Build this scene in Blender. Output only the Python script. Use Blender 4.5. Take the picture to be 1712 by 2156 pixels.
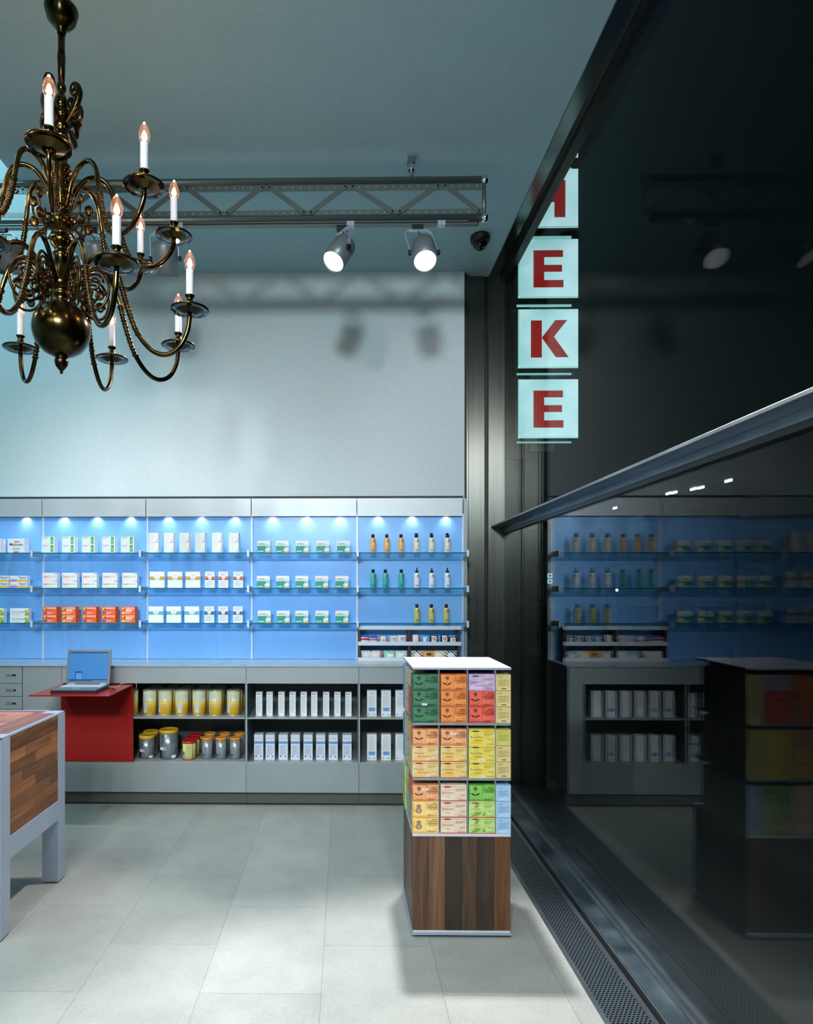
import bpy, bmesh, math, random
from mathutils import Vector, Matrix, Quaternion
random.seed(7)
PI = math.pi
for o in list(bpy.data.objects):
    bpy.data.objects.remove(o, do_unlink=True)
SC = bpy.context.scene
COL = SC.collection

# ------------------------------------------------------------------ camera
F_PX, YAW, XP, YP, HC = 1345.0, 0.015, 705.0, 1240.0, 1.6
cam_d = bpy.data.cameras.new('camera')
cam = bpy.data.objects.new('camera', cam_d); COL.objects.link(cam)
cam.location = (0, 0, HC); cam.rotation_euler = (PI/2, 0, YAW)
cam_d.sensor_fit = 'VERTICAL'; cam_d.sensor_height = 32.0; cam_d.sensor_width = 32.0*1712/2156
cam_d.lens = F_PX/2156*32.0
cam_d.shift_x = (856-XP)/2156.0
cam_d.shift_y = (YP-1078)/2156.0
cam_d.clip_start = 0.05; cam_d.clip_end = 200
SC.camera = cam

# ------------------------------------------------------------------ look
SC.view_settings.view_transform = 'Standard'
SC.view_settings.look = 'None'
SC.view_settings.gamma = 1.0
SC.view_settings.use_curve_mapping = False
SC.view_settings.exposure = 0.0

world = bpy.data.worlds.new('night'); SC.world = world
world.use_nodes = True
bg = world.node_tree.nodes['Background']
bg.inputs[0].default_value = (0.10, 0.20, 0.24, 1); bg.inputs[1].default_value = 0.018

def add_light(kind, name, loc, target, power, color, size=0.1, spot=60, blend=0.5, sizey=None):
    ld = bpy.data.lights.new(name, kind)
    ld.energy = power; ld.color = color
    if kind == 'AREA':
        ld.shape = 'RECTANGLE'; ld.size = size; ld.size_y = sizey or size
    elif kind == 'SPOT':
        ld.shadow_soft_size = size; ld.spot_size = math.radians(spot); ld.spot_blend = blend
    else:
        ld.shadow_soft_size = size
    o = bpy.data.objects.new(name, ld); COL.objects.link(o); o.location = loc
    if target is not None:
        d = Vector(target)-Vector(loc)
        o.rotation_euler = d.to_track_quat('-Z', 'Y').to_euler()
    return o
WH = (1.0, 0.97, 1.0)
# rear truss spots and the raised bay's lamp at left, mixed with added fill lights
add_light('SPOT', 'rear_spot_lamp', (-0.3, -1.2, 3.45), (0.7, 5.1, 1.6), 560, (0.78, 0.93, 1.0), .22, 70, .8)
add_light('SPOT', 'rear_spot_lamp', (-1.6, -1.2, 3.35), (-1.9, 5.1, 0.7), 190, (0.80, 0.90, 1.0), .22, 60, .8)
add_light('SPOT', 'rear_spot_lamp', (-0.9, -1.2, 3.45), (-1.0, 5.1, 1.55), 330, (0.94, 0.96, 1.0), .15, 44, 1.0)  # added rear spot, brightens the shelf band, headers and counter front
add_light('SPOT', 'rear_spot_lamp', (0.5, -0.6, 3.6), (1.0, 1.9, 0.0), 210, WH, .06, 62, .8)
add_light('SPOT', 'added_middle_spot', (1.0, 0.5, 3.67), (1.05, 5.2, 2.7), 170, WH, .05, 34, 1.0)  # added to put a highlight on the steel column and lift the right wall
add_light('SPOT', 'added_middle_spot', (0.2, 1.2, 3.9), (0.95, 1.7, 0.0), 125, WH, .06, 58, .9)  # overhead fill added to lift the floor in front of the tea stand
add_light('SPOT', 'added_middle_spot', (-1.5, 1.2, 3.9), (-1.3, 2.7, 0.0), 80, WH, .06, 62, .9)  # second overhead fill, added for the left part of the floor
add_light('SPOT', 'rear_spot_lamp', (-3.2, 0.2, 3.6), (-2.3, 2.6, 0.0), 130, WH, .06, 70, .7)
add_light('AREA', 'void_lamp', (-3.6, 2.6, 6.2), (-3.4, 4.2, 3.0), 150, (0.42, 0.86, 1.0), 1.6, sizey=3.5)
add_light('AREA', 'rear_teal_fill', (-2.6, -2.6, 4.0), (-2.6, -2.6, 0), 60, (0.55, 0.86, 1.0), 2.0, sizey=2.0)  # unseen area fill far behind the view, added to tint the ambient teal

# ------------------------------------------------------------------ geometry of the view
def P(u, v, Y):
    a = (u-XP)/F_PX; b = (YP-v)/F_PX
    c, s = math.cos(YAW), math.sin(YAW)
    dx, dy = -s + a*c, c + a*s
    t = Y/dy
    return Vector((dx*t, Y, HC + b*t))
def px(u, Y): return P(u, YP, Y).x
def pz(v, Y, u=600): return P(u, v, Y).z
def pw(w, Y): return w*Y/F_PX

# ------------------------------------------------------------------ materials
def lin(c):
    r = []
    for x in c:
        x /= 255.0
        r.append(x/12.92 if x <= 0.04045 else ((x+0.055)/1.055)**2.4)
    return (*r, 1.0)
MATS = {}
def M(rgb, rough=0.5, metal=0.0, emit=0.0, name=None, spec=0.5):
    key = (tuple(rgb), rough, metal, emit, spec)
    if key in MATS: return MATS[key]
    m = bpy.data.materials.new(name or 'mat_%d' % len(MATS)); m.use_nodes = True
    b = m.node_tree.nodes['Principled BSDF']
    b.inputs['Base Color'].default_value = lin(rgb)
    b.inputs['Roughness'].default_value = rough
    b.inputs['Metallic'].default_value = metal
    b.inputs['Specular IOR Level'].default_value = spec
    if emit:
        b.inputs['Emission Color'].default_value = lin(rgb)
        b.inputs['Emission Strength'].default_value = emit
    MATS[key] = m
    return m
def new_mat(name):
    m = bpy.data.materials.new(name); m.use_nodes = True
    nt = m.node_tree
    return m, nt, nt.nodes['Principled BSDF'], nt.nodes, nt.links
def coords(N, L, scale=(1, 1, 1), rot=(0, 0, 0), loc=(0, 0, 0)):
    tc = N.new('ShaderNodeTexCoord'); mp = N.new('ShaderNodeMapping')
    mp.inputs['Scale'].default_value = scale; mp.inputs['Rotation'].default_value = rot
    mp.inputs['Location'].default_value = loc
    L.new(tc.outputs['Object'], mp.inputs['Vector'])
    return mp.outputs['Vector']
def noise_mat(name, c1, c2, scale=8, rough=0.6, metal=0.0, stretch=(1, 1, 1), bump=0.0, detail=4, rr=None, lo=.35, hi=.65):
    m, nt, b, N, L = new_mat(name)
    v = coords(N, L, stretch)
    n = N.new('ShaderNodeTexNoise'); n.inputs['Scale'].default_value = scale; n.inputs['Detail'].default_value = detail
    L.new(v, n.inputs['Vector'])
    r = N.new('ShaderNodeValToRGB'); r.color_ramp.elements[0].position = lo; r.color_ramp.elements[1].position = hi
    r.color_ramp.elements[0].color = lin(c1); r.color_ramp.elements[1].color = lin(c2)
    L.new(n.outputs['Fac'], r.inputs['Fac']); L.new(r.outputs['Color'], b.inputs['Base Color'])
    b.inputs['Roughness'].default_value = rough; b.inputs['Metallic'].default_value = metal
    if rr:
        mr = N.new('ShaderNodeMapRange'); mr.inputs['To Min'].default_value = rr[0]; mr.inputs['To Max'].default_value = rr[1]
        L.new(n.outputs['Fac'], mr.inputs['Value']); L.new(mr.outputs['Result'], b.inputs['Roughness'])
    if bump:
        bp = N.new('ShaderNodeBump'); bp.inputs['Strength'].default_value = bump; bp.inputs['Distance'].default_value = 0.002
        L.new(n.outputs['Fac'], bp.inputs['Height']); L.new(bp.outputs['Normal'], b.inputs['Normal'])
    return m
def wood_mat(name, c1, c2, axis='Z', rough=0.42, swirl=3.0):
    m, nt, b, N, L = new_mat(name)
    st = {'Z': (26, 26, 1.6), 'Y': (26, 1.6, 26), 'X': (1.6, 26, 26)}[axis]
    off = random.uniform(-9, 9)
    v = coords(N, L, st, loc=(off, off*.7, off*1.3))
    n0 = N.new('ShaderNodeTexNoise'); n0.inputs['Scale'].default_value = 0.55; n0.inputs['Detail'].default_value = 2
    L.new(v, n0.inputs['Vector'])
    va = N.new('ShaderNodeVectorMath'); va.operation = 'MULTIPLY_ADD'
    va.inputs[1].default_value = (swirl, swirl, swirl)
    L.new(n0.outputs['Color'], va.inputs[0]); L.new(v, va.inputs[2])
    n = N.new('ShaderNodeTexNoise'); n.inputs['Scale'].default_value = 1.1; n.inputs['Detail'].default_value = 6; n.inputs['Roughness'].default_value = .6
    L.new(va.outputs[0], n.inputs['Vector'])
    r = N.new('ShaderNodeValToRGB'); r.color_ramp.elements[0].position = .36; r.color_ramp.elements[1].position = .64
    r.color_ramp.elements[0].color = lin(c1); r.color_ramp.elements[1].color = lin(c2)
    L.new(n.outputs['Fac'], r.inputs['Fac']); L.new(r.outputs['Color'], b.inputs['Base Color'])
    b.inputs['Roughness'].default_value = rough
    return m
def block_mat(name, c1, c2, u, v, bw, bh, grain_axis, rough=.4):
    """strips of glued walnut: u = axis along the strips, v = across"""
    m, nt, b, N, L = new_mat(name)
    tc = N.new('ShaderNodeTexCoord'); sx = N.new('ShaderNodeSeparateXYZ'); cb = N.new('ShaderNodeCombineXYZ')
    L.new(tc.outputs['Object'], sx.inputs[0])
    ix = {'X': 0, 'Y': 1, 'Z': 2}
    L.new(sx.outputs[ix[u]], cb.inputs[0]); L.new(sx.outputs[ix[v]], cb.inputs[1])
    br = N.new('ShaderNodeTexBrick'); br.inputs['Scale'].default_value = 1
    br.inputs['Brick Width'].default_value = bw; br.inputs['Row Height'].default_value = bh
    br.inputs['Mortar Size'].default_value = 0.0009; br.offset = .37; br.offset_frequency = 2; br.squash = 1.3; br.squash_frequency = 3
    br.inputs['Color1'].default_value = lin(c1); br.inputs['Color2'].default_value = lin(c2)
    br.inputs['Mortar'].default_value = lin([x*.5 for x in c1])
    L.new(cb.outputs[0], br.inputs['Vector'])
    st = {'Z': (30, 30, 2), 'Y': (30, 2.2, 30), 'X': (2.2, 30, 30)}[grain_axis]
    mp = N.new('ShaderNodeMapping'); mp.inputs['Scale'].default_value = st; L.new(tc.outputs['Object'], mp.inputs['Vector'])
    n = N.new('ShaderNodeTexNoise'); n.inputs['Scale'].default_value = 1.4; n.inputs['Detail'].default_value = 5
    L.new(mp.outputs[0], n.inputs['Vector'])
    mr = N.new('ShaderNodeMapRange'); mr.inputs['From Min'].default_value = .3; mr.inputs['From Max'].default_value = .7
    mr.inputs['To Min'].default_value = .62; mr.inputs['To Max'].default_value = 1.3
    L.new(n.outputs['Fac'], mr.inputs['Value'])
    mx = N.new('ShaderNodeMix'); mx.data_type = 'RGBA'; mx.blend_type = 'MULTIPLY'; mx.inputs[0].default_value = 1
    L.new(br.outputs['Color'], mx.inputs[6]); L.new(mr.outputs['Result'], mx.inputs[7])
    L.new(mx.outputs[2], b.inputs['Base Color']); b.inputs['Roughness'].default_value = rough
    return m
def pane_mat(name, tint, r0=0.04, rough=0.0, boost=1.0, expo=5.0):
    m, nt, b, N, L = new_mat(name)
    N.remove(b); out = [n for n in N if n.type == 'OUTPUT_MATERIAL'][0]
    tr = N.new('ShaderNodeBsdfTransparent'); tr.inputs[0].default_value = (*tint, 1)
    gl = N.new('ShaderNodeBsdfGlossy'); gl.inputs['Roughness'].default_value = rough; gl.inputs[0].default_value = (1, 1, 1, 1)
    lw = N.new('ShaderNodeLayerWeight'); lw.inputs['Blend'].default_value = 0.5
    p = N.new('ShaderNodeMath'); p.operation = 'POWER'; p.inputs[1].default_value = expo
    L.new(lw.outputs['Facing'], p.inputs[0])
    ma = N.new('ShaderNodeMath'); ma.operation = 'MULTIPLY_ADD'; ma.inputs[1].default_value = (1-r0)*boost; ma.inputs[2].default_value = r0*boost
    ma.use_clamp = True
    L.new(p.outputs[0], ma.inputs[0])
    mx = N.new('ShaderNodeMixShader'); L.new(ma.outputs[0], mx.inputs[0]); L.new(tr.outputs[0], mx.inputs[1]); L.new(gl.outputs[0], mx.inputs[2])
    L.new(mx.outputs[0], out.inputs['Surface'])
    return m

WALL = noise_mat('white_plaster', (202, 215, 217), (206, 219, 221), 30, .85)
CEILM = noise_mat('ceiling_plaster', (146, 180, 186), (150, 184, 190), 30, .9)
DARKWALL = M((120, 125, 128), .9)
STEEL = noise_mat('brushed_stainless', (118, 120, 112), (128, 130, 122), 3, .33, 1.0, (14, 14, .3), rr=(.34, .42))
STEELH = noise_mat('stainless_channel', (116, 124, 128), (140, 148, 152), 4, .3, .85, (4, 1, 4), rr=(.2, .45))
DKSTEEL = M((62, 62, 58), .35, .9)
for _m in (STEEL,):
    _b = _m.node_tree.nodes['Principled BSDF']; _b.inputs['Anisotropic'].default_value = .85; _b.inputs['Anisotropic Rotation'].default_value = .0
    _t = _m.node_tree.nodes.new('ShaderNodeTangent'); _t.direction_type = 'RADIAL'; _t.axis = 'Z'; _m.node_tree.links.new(_t.outputs[0], _b.inputs['Tangent'])
CABM = noise_mat('cabinet_metal', (160, 167, 167), (168, 175, 175), 2.5, .45, .4, (1, 1, 1))
HEADP = noise_mat('header_metal', (186, 194, 198), (192, 200, 204), 2.5, .45, .3)
COUNTER = noise_mat('worktop_metal', (186, 194, 200), (192, 200, 206), 6, .28, .45, (1, 8, 8), rr=(.22, .36))
ALU = M((190, 198, 210), .35, .6, name='aluminium')
ALUW = M((215, 220, 228), .45, .2, name='light_aluminium')
CHROME = M((220, 222, 225), .12, 1.0, name='chrome')
TRUSSM = M((112, 122, 120), .38, .7, name='truss_metal')
BLACK = M((16, 15, 15), .45, name='black')
DARK = M((34, 36, 36), .6, name='dark_interior')
BRASS = noise_mat('antique_brass', (46, 40, 22), (94, 80, 44), 5, .22, 1.0, (1, 1, 3), rr=(.14, .28))
BRASSD = noise_mat('dark_brass', (40, 32, 20), (80, 62, 36), 40, .3, 1.0)
WHITE = M((238, 240, 242), .5, name='white_card')
OFFW = M((226, 228, 226), .55)
GREYT = M((120, 126, 132), .6)
LGREYT = M((188, 194, 200), .6)
DKT = M((30, 34, 38), .6)
RED = M((190, 28, 30), .5)
BLUEP = noise_mat('blue_back_glass', (122, 182, 246), (130, 188, 249), 2, .28)
GLASS = pane_mat('window_glass', (.93, .97, .96), .001, 0, 2.2, 6.5)
GLASSU = pane_mat('upper_window_glass', (.93, .97, .96), .001, 0, .55, 6.5)
SHELFG = pane_mat('shelf_glass', (.72, .90, .94), .05, 0, .9)
SHELFE = M((24, 110, 138), .2, name='glass_edge')
REDL = M((154, 24, 18), .22, name='red_lacquer')

# ------------------------------------------------------------------ mesh builder
TEXT = {}
def text_mesh(s, bold=False):
    k = (s, bold)
    if k in TEXT: return TEXT[k]
    cu = bpy.data.curves.new('t', 'FONT'); cu.body = s; cu.size = 1.0; cu.resolution_u = 2
    if bold: cu.offset = 0.018
    ob = bpy.data.objects.new('t', cu); COL.objects.link(ob)
    dg = bpy.context.evaluated_depsgraph_get()
    me = ob.evaluated_get(dg).to_mesh()
    vs = [v.co.copy() for v in me.vertices]; fs = [tuple(p.vertices) for p in me.polygons]
    w = max([v.x for v in vs], default=0)
    bpy.data.objects.remove(ob, do_unlink=True); bpy.data.curves.remove(cu)
    TEXT[k] = (vs, fs, w)
    return TEXT[k]

ORG = {}
def parent_org(p): return ORG.get(p.name, Vector((0, 0, 0))) if p else Vector((0, 0, 0))
class MB:
    def __init__(s): s.bm = bmesh.new(); s.mats = []
    def mi(s, m):
        if m not in s.mats: s.mats.append(m)
        return s.mats.index(m)
    def face(s, pts, m, smooth=False):
        vs = [s.bm.verts.new(p) for p in pts]
        try: f = s.bm.faces.new(vs)
        except ValueError: return
        f.material_index = s.mi(m); f.smooth = smooth
    def box(s, x0, x1, y0, y1, z0, z1, m, mt=None):
        x0, x1 = min(x0, x1), max(x0, x1); y0, y1 = min(y0, y1), max(y0, y1); z0, z1 = min(z0, z1), max(z0, z1)
        v = [s.bm.verts.new(p) for p in [(x0, y0, z0), (x1, y0, z0), (x1, y1, z0), (x0, y1, z0), (x0, y0, z1), (x1, y0, z1), (x1, y1, z1), (x0, y1, z1)]]
        i = s.mi(m)
        for q in [(0, 3, 2, 1), (4, 5, 6, 7), (0, 1, 5, 4), (1, 2, 6, 5), (2, 3, 7, 6), (3, 0, 4, 7)]:
            f = s.bm.faces.new([v[k] for k in q]); f.material_index = i
        return s
    def lathe(s, prof, m, c=(0, 0, 0), seg=24, M4=None, a0=0, flute=None):
        """prof: list of (r, z)"""
        rings = []
        c = Vector(c)
        for (r, z) in prof:
            if r < 1e-5:
                p = Vector((0, 0, z))
                rings.append([s.bm.verts.new((M4 @ p if M4 else p)+c)])
            else:
                ring = []
                for k in range(seg):
                    a = a0+2*PI*k/seg
                    rr = r*(1+(flute*(.5+.5*math.cos(k*PI)) if flute else 0))
                    p = Vector((rr*math.cos(a), rr*math.sin(a), z))
                    ring.append(s.bm.verts.new((M4 @ p if M4 else p)+c))
                rings.append(ring)
        i = s.mi(m)
        for a, b in zip(rings, rings[1:]):
            for k in range(seg):
                k2 = (k+1) % seg
                if len(a) == 1 and len(b) == 1: continue
                if len(a) == 1: q = [a[0], b[k2], b[k]]
                elif len(b) == 1: q = [a[k], a[k2], b[0]]
                else: q = [a[k], a[k2], b[k2], b[k]]
                try:
                    f = s.bm.faces.new(q); f.material_index = i; f.smooth = True
                except ValueError: pass
        return s
    def cyl(s, c, r, h, m, seg=20, M4=None):
        return s.lathe([(0, 0), (r, 0), (r, h), (0, h)], m, c, seg, M4)
    def tube(s, pts, r, m, seg=8, cap=True, up=Vector((0, 0, 1))):
        pts = [Vector(p) for p in pts]; n = len(pts)
        rs = r if isinstance(r, (list, tuple)) else [r]*n
        rings = []; prev = None
        for k in range(n):
            t = (pts[min(k+1, n-1)]-pts[max(k-1, 0)]).normalized()
            if prev is None:
                a = t.orthogonal().normalized()
            else:
                a = (prev - t*prev.dot(t))
                a = a.normalized() if a.length > 1e-6 else t.orthogonal().normalized()
            prev = a; b = t.cross(a)
            rings.append([s.bm.verts.new(pts[k]+(a*math.cos(2*PI*j/seg)+b*math.sin(2*PI*j/seg))*rs[k]) for j in range(seg)])
        i = s.mi(m)
        for A, B in zip(rings, rings[1:]):
            for j in range(seg):
                f = s.bm.faces.new([A[j], A[(j+1) % seg], B[(j+1) % seg], B[j]]); f.material_index = i; f.smooth = True
        if cap:
            for R, rev in ((rings[0], True), (rings[-1], False)):
                try: f = s.bm.faces.new(R[::-1] if rev else R); f.material_index = i
                except ValueError: pass
        return s
    def prism(s, poly, a0, a1, m, plane='XZ'):
        """extrude 2d polygon; plane XZ extrudes along y, YZ along x, XY along z"""
        def mk(p, a):
            return {'XZ': (p[0], a, p[1]), 'YZ': (a, p[0], p[1]), 'XY': (p[0], p[1], a)}[plane]
        A = [s.bm.verts.new(mk(p, a0)) for p in poly]; B = [s.bm.verts.new(mk(p, a1)) for p in poly]
        i = s.mi(m)
        for q in (A, B[::-1]):
            f = s.bm.faces.new(q); f.material_index = i
        n = len(poly)
        for k in range(n):
            f = s.bm.faces.new([A[k], B[k], B[(k+1) % n], A[(k+1) % n]]); f.material_index = i
        return s
    def text(s, st, x, z, size, m, y=0, align='l', bold=False, fn=None, maxw=None):
        vs, fs, w = text_mesh(st, bold)
        sc = size
        if maxw and w*sc > maxw: sc = maxw/w
        off = {'l': 0, 'c': -w/2, 'r': -w}[align]
        i = s.mi(m)
        bv = []
        for v in vs:
            p = Vector((x+(v.x+off)*sc, y, z+v.y*size))
            bv.append(s.bm.verts.new(fn(p) if fn else p))
        for f in fs:
            try: q = s.bm.faces.new([bv[k] for k in f]); q.material_index = i
            except ValueError: pass
        return s
    def build(s, name, parent=None, loc=None, recalc=True, bevel=0, shift=True):
        if recalc: bmesh.ops.recalc_face_normals(s.bm, faces=s.bm.faces)
        off = Vector((0, 0, 0))
        if loc is not None: off = Vector(loc)
        if parent is not None and shift: bmesh.ops.translate(s.bm, verts=s.bm.verts, vec=-parent_org(parent))
        me = bpy.data.meshes.new(name); s.bm.to_mesh(me); s.bm.free()
        for m in s.mats: me.materials.append(m)
        o = bpy.data.objects.new(name, me); COL.objects.link(o)
        if loc is not None: o.location = off
        if parent is not None: o.parent = parent; ORG[o.name] = parent_org(parent)
        if bevel:
            b = o.modifiers.new('bevel', 'BEVEL'); b.width = bevel; b.segments = 2; b.limit_method = 'ANGLE'
            b.harden_normals = False
        return o
def tag(o, label, cat, group=None):
    n = len(label.split())
    if n < 4 or n > 16: print('LABEL LENGTH', n, label)
    o['label'] = label; o['category'] = cat
    if group: o['group'] = group
    return o
def struct(o): o['kind'] = 'structure'; return o
def thing(name, loc, label, cat, group=None):
    o = bpy.data.objects.new(name, None); COL.objects.link(o); o.location = loc; o.empty_display_size = .05
    ORG[o.name] = Vector(loc)
    return tag(o, label, cat, group)
def place(src, loc, label, cat=None, group=None, rz=0, first={}):
    """first use moves the prototype itself, later uses copy it (sharing its mesh)"""
    if src.name in first:
        o = src.copy(); COL.objects.link(o)
    else:
        o = src; first[src.name] = 1
    o.location = loc; o.rotation_euler = (0, 0, rz)
    tag(o, label, cat or o['category'], group or o.get('group'))
    return o
def copy_tree(o, parent=None):
    c = o.copy(); COL.objects.link(c)
    if parent is not None: c.parent = parent
    for ch in o.children:
        copy_tree(ch, c)
    return c
ORD = ['leftmost', 'second from left', 'third from left', 'fourth from left', 'fifth from left', 'sixth from left', 'seventh from left', 'eighth from left', 'ninth from left', 'tenth from left']
def ordn(i, n):
    if i == n-1: return 'rightmost'
    if n >= 3 and n % 2 and i == n//2: return 'middle'
    return ORD[i]

# ================================================================== ROOM
YW, YH, YB, YSF, YC = 5.14, 5.07, 5.10, 4.91, 4.68   # upper wall, header front, blue panel, shelf front, counter front
ZC = 4.149; XG = 1.294; XS = 1.18; XVOID = -2.041
# floor tiles
def floor_mat():
    m, nt, b, N, L = new_mat('limestone_tiles')
    tc = N.new('ShaderNodeTexCoord'); sx = N.new('ShaderNodeSeparateXYZ'); cb = N.new('ShaderNodeCombineXYZ')
    L.new(tc.outputs['Object'], sx.inputs[0])
    ax = N.new('ShaderNodeMath'); ax.operation = 'ADD'; ax.inputs[1].default_value = -2.521+.6906*20+.0
    ay = N.new('ShaderNodeMath'); ay.operation = 'ADD'; ay.inputs[1].default_value = .092+.482*20
    L.new(sx.outputs[1], ax.inputs[0]); L.new(sx.outputs[0], ay.inputs[0])
    L.new(ax.outputs[0], cb.inputs[0]); L.new(ay.outputs[0], cb.inputs[1])
    br = N.new('ShaderNodeTexBrick'); br.inputs['Scale'].default_value = 1
    br.inputs['Brick Width'].default_value = .6906; br.inputs['Row Height'].default_value = .482
    br.inputs['Mortar Size'].default_value = 0.0011; br.inputs['Mortar Smooth'].default_value = .2; br.offset = .5
    br.inputs['Color1'].default_value = lin((158, 160, 153)); br.inputs['Color2'].default_value = lin((168, 170, 163))
    br.inputs['Mortar'].default_value = lin((120, 120, 118))
    L.new(cb.outputs[0], br.inputs['Vector'])
    n = N.new('ShaderNodeTexNoise'); n.inputs['Scale'].default_value = 3.5; n.inputs['Detail'].default_value = 8; n.inputs['Roughness'].default_value = .7
    L.new(tc.outputs['Object'], n.inputs['Vector'])
    n2 = N.new('ShaderNodeTexNoise'); n2.inputs['Scale'].default_value = 90; n2.inputs['Detail'].default_value = 3
    L.new(tc.outputs['Object'], n2.inputs['Vector'])
    ad = N.new('ShaderNodeMath'); ad.operation = 'MULTIPLY_ADD'; ad.inputs[1].default_value = .6
    L.new(n2.outputs['Fac'], ad.inputs[0]); L.new(n.outputs['Fac'], ad.inputs[2])
    mr = N.new('ShaderNodeMapRange'); mr.inputs['From Min'].default_value = .5; mr.inputs['From Max'].default_value = 1.1
    mr.inputs['To Min'].default_value = .80; mr.inputs['To Max'].default_value = 1.14
    L.new(ad.outputs[0], mr.inputs['Value'])
    mx = N.new('ShaderNodeMix'); mx.data_type = 'RGBA'; mx.blend_type = 'MULTIPLY'; mx.inputs[0].default_value = 1
    L.new(br.outputs['Color'], mx.inputs[6]); L.new(mr.outputs['Result'], mx.inputs[7])
    L.new(mx.outputs[2], b.inputs['Base Color']); b.inputs['Roughness'].default_value = .5
    b.inputs['Specular IOR Level'].default_value = .35
    return m
XF = .958
struct(MB().box(-6.2, XF, -4.2, 5.4, -.12, 0, floor_mat()).build('floor'))
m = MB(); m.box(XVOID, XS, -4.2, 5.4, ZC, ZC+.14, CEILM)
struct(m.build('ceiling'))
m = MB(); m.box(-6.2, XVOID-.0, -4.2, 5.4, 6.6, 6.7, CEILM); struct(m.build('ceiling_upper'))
m = MB(); m.box(XVOID-.0, XVOID+.1, -4.2, 5.4, ZC+.14, 6.6, WALL); struct(m.build('trim_2'))
XWE = px(978, YW)
m = MB(); m.box(-6.2, XWE, YW, 5.4, 0, 6.6, WALL); struct(m.build('wall_back'))
struct(MB().box(-6.3, -6.2, -4.2, 5.4, 0, 6.6, WALL).build('wall_left'))
struct(MB().box(-6.2, XS, -4.3, -4.2, 0, 6.6, DARKWALL).build('wall_front'))
struct(MB().box(-6.2, px(975, YW), YW-.008, YW, pz(1048.5, YW-.008), pz(1044.8, YW-.008), M((40, 42, 42), .6)).build('trim_3'))  # dark strip that draws the shadow gap above the header panels

# steel column lining in the corner
m = MB()
x = [XWE, XWE+.025, px(986, 5.22), px(1020.5, 5.22), px(1029, 5.20), px(1064, 5.20), XG-.0]
m.box(x[0], x[1], 5.18, 5.26, 0, ZC, M((20, 20, 20), .5))
m.box(x[1]-.004, x[2], 5.205, 5.26, 0, ZC, STEEL)
m.box(x[2]+.004, x[3], 5.22, 5.26, 0, ZC, STEEL)
m.box(x[3]+.004, x[4], 5.235, 5.26, 0, ZC, DKSTEEL)
m.box(x[4], x[5], 5.205, 5.26, 0, ZC, STEEL)
m.box(x[5]+.004, XG+.09, 5.215, 5.26, 0, ZC, DKSTEEL)
m.box(x[0], XG+.09, 5.26, 5.3, 0, ZC, DARK)
struct(m.build('trim_4', bevel=.002))

# window wall
def window(name, z0, z1, frame_low, frame_high, gm):
    w = bpy.data.objects.new(name, None); COL.objects.link(w); w.location = (XG, 2, z0); ORG[w.name] = Vector((XG, 2, z0)); w['kind'] = 'structure'
    m = MB(); m.box(XG, XG+.010, -4.2, 5.205, z0, z1, gm); m.build('glass', w)
    m = MB()
    m.box(XG-.018, XG+.03, -4.2, 5.205, z0-.022, z0+frame_low, STEELH)
    m.box(XG-.018, XG+.03, -4.2, 5.205, z1-frame_high, z1+.02, DKSTEEL)
    m.build('window_frame', w)
    return w
ZT = 2.112
window('window_1', ZT+.012, ZC-.055, .008, .012, GLASSU)
window('window_2', .045, ZT-.045, .008, .022, GLASS)
m = MB()
m.box(1.187, XG+.03, -4.2, 5.2, ZT-.013, ZT, STEELH)
m.box(XG-.02, XG+.03, -4.2, 5.205, ZT-.045, ZT-.013, STEELH)
struct(m.build('trim_5', bevel=.001))
m = MB()
m.box(XS-.004, XG+.05, -4.2, 5.21, ZC-.012, ZC+.02, noise_mat('soffit_steel', (92, 98, 96), (112, 118, 114), 2, .2, 1.0, rr=(.1, .22)))
m.box(XG-.03, XG+.05, -4.2, 5.21, ZC-.04, ZC-.012, DKSTEEL)
m.box(XG-.012, XG-.002, -4.2, 5.21, ZC-.055, ZC-.04, DKSTEEL)
struct(m.build('trim_6'))
# floor grille along the window
def grille_mat():
    m, nt, b, N, L = new_mat('perforated_steel')
    tc = N.new('ShaderNodeTexCoord'); sx = N.new('ShaderNodeSeparateXYZ'); L.new(tc.outputs['Object'], sx.inputs[0])
    def mth(op, a, bb=None, c=None):
        n = N.new('ShaderNodeMath'); n.operation = op
        for i, q in enumerate((a, bb, c)):
            if q is None: continue
            if isinstance(q, (int, float)): n.inputs[i].default_value = q
            else: L.new(q, n.inputs[i])
        return n.outputs[0]
    v = mth('DIVIDE', sx.outputs[1], .0125); row = mth('FLOOR', v); par = mth('MODULO', row, 2.0)
    u = mth('ADD', mth('DIVIDE', sx.outputs[0], .0165), mth('MULTIPLY', mth('ABSOLUTE', par), .5))
    fu = mth('SUBTRACT', mth('FRACT', u), .5); fv = mth('SUBTRACT', mth('FRACT', v), .5)
    fu = mth('MULTIPLY', fu, 1.1); fv = mth('MULTIPLY', fv, .95)
    d = mth('SQRT', mth('ADD', mth('MULTIPLY', fu, fu), mth('MULTIPLY', fv, fv)))
    hole = mth('LESS_THAN', d, .33)
    mx = N.new('ShaderNodeMix'); mx.data_type = 'RGBA'; L.new(hole, mx.inputs[0])
    mx.inputs[6].default_value = lin((112, 124, 130)); mx.inputs[7].default_value = lin((10, 12, 12))
    L.new(mx.outputs[2], b.inputs['Base Color'])
    mt = mth('SUBTRACT', 1.0, hole); L.new(mth('MULTIPLY', mt, .8), b.inputs['Metallic'])
    b.inputs['Roughness'].default_value = .36
    sp = mth('MULTIPLY', mt, .5); L.new(sp, b.inputs['Specular IOR Level'])
    return m
g = thing('floor_grille', (XF, 2, 0), 'long perforated steel floor grille beside the window', 'grille')
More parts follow.
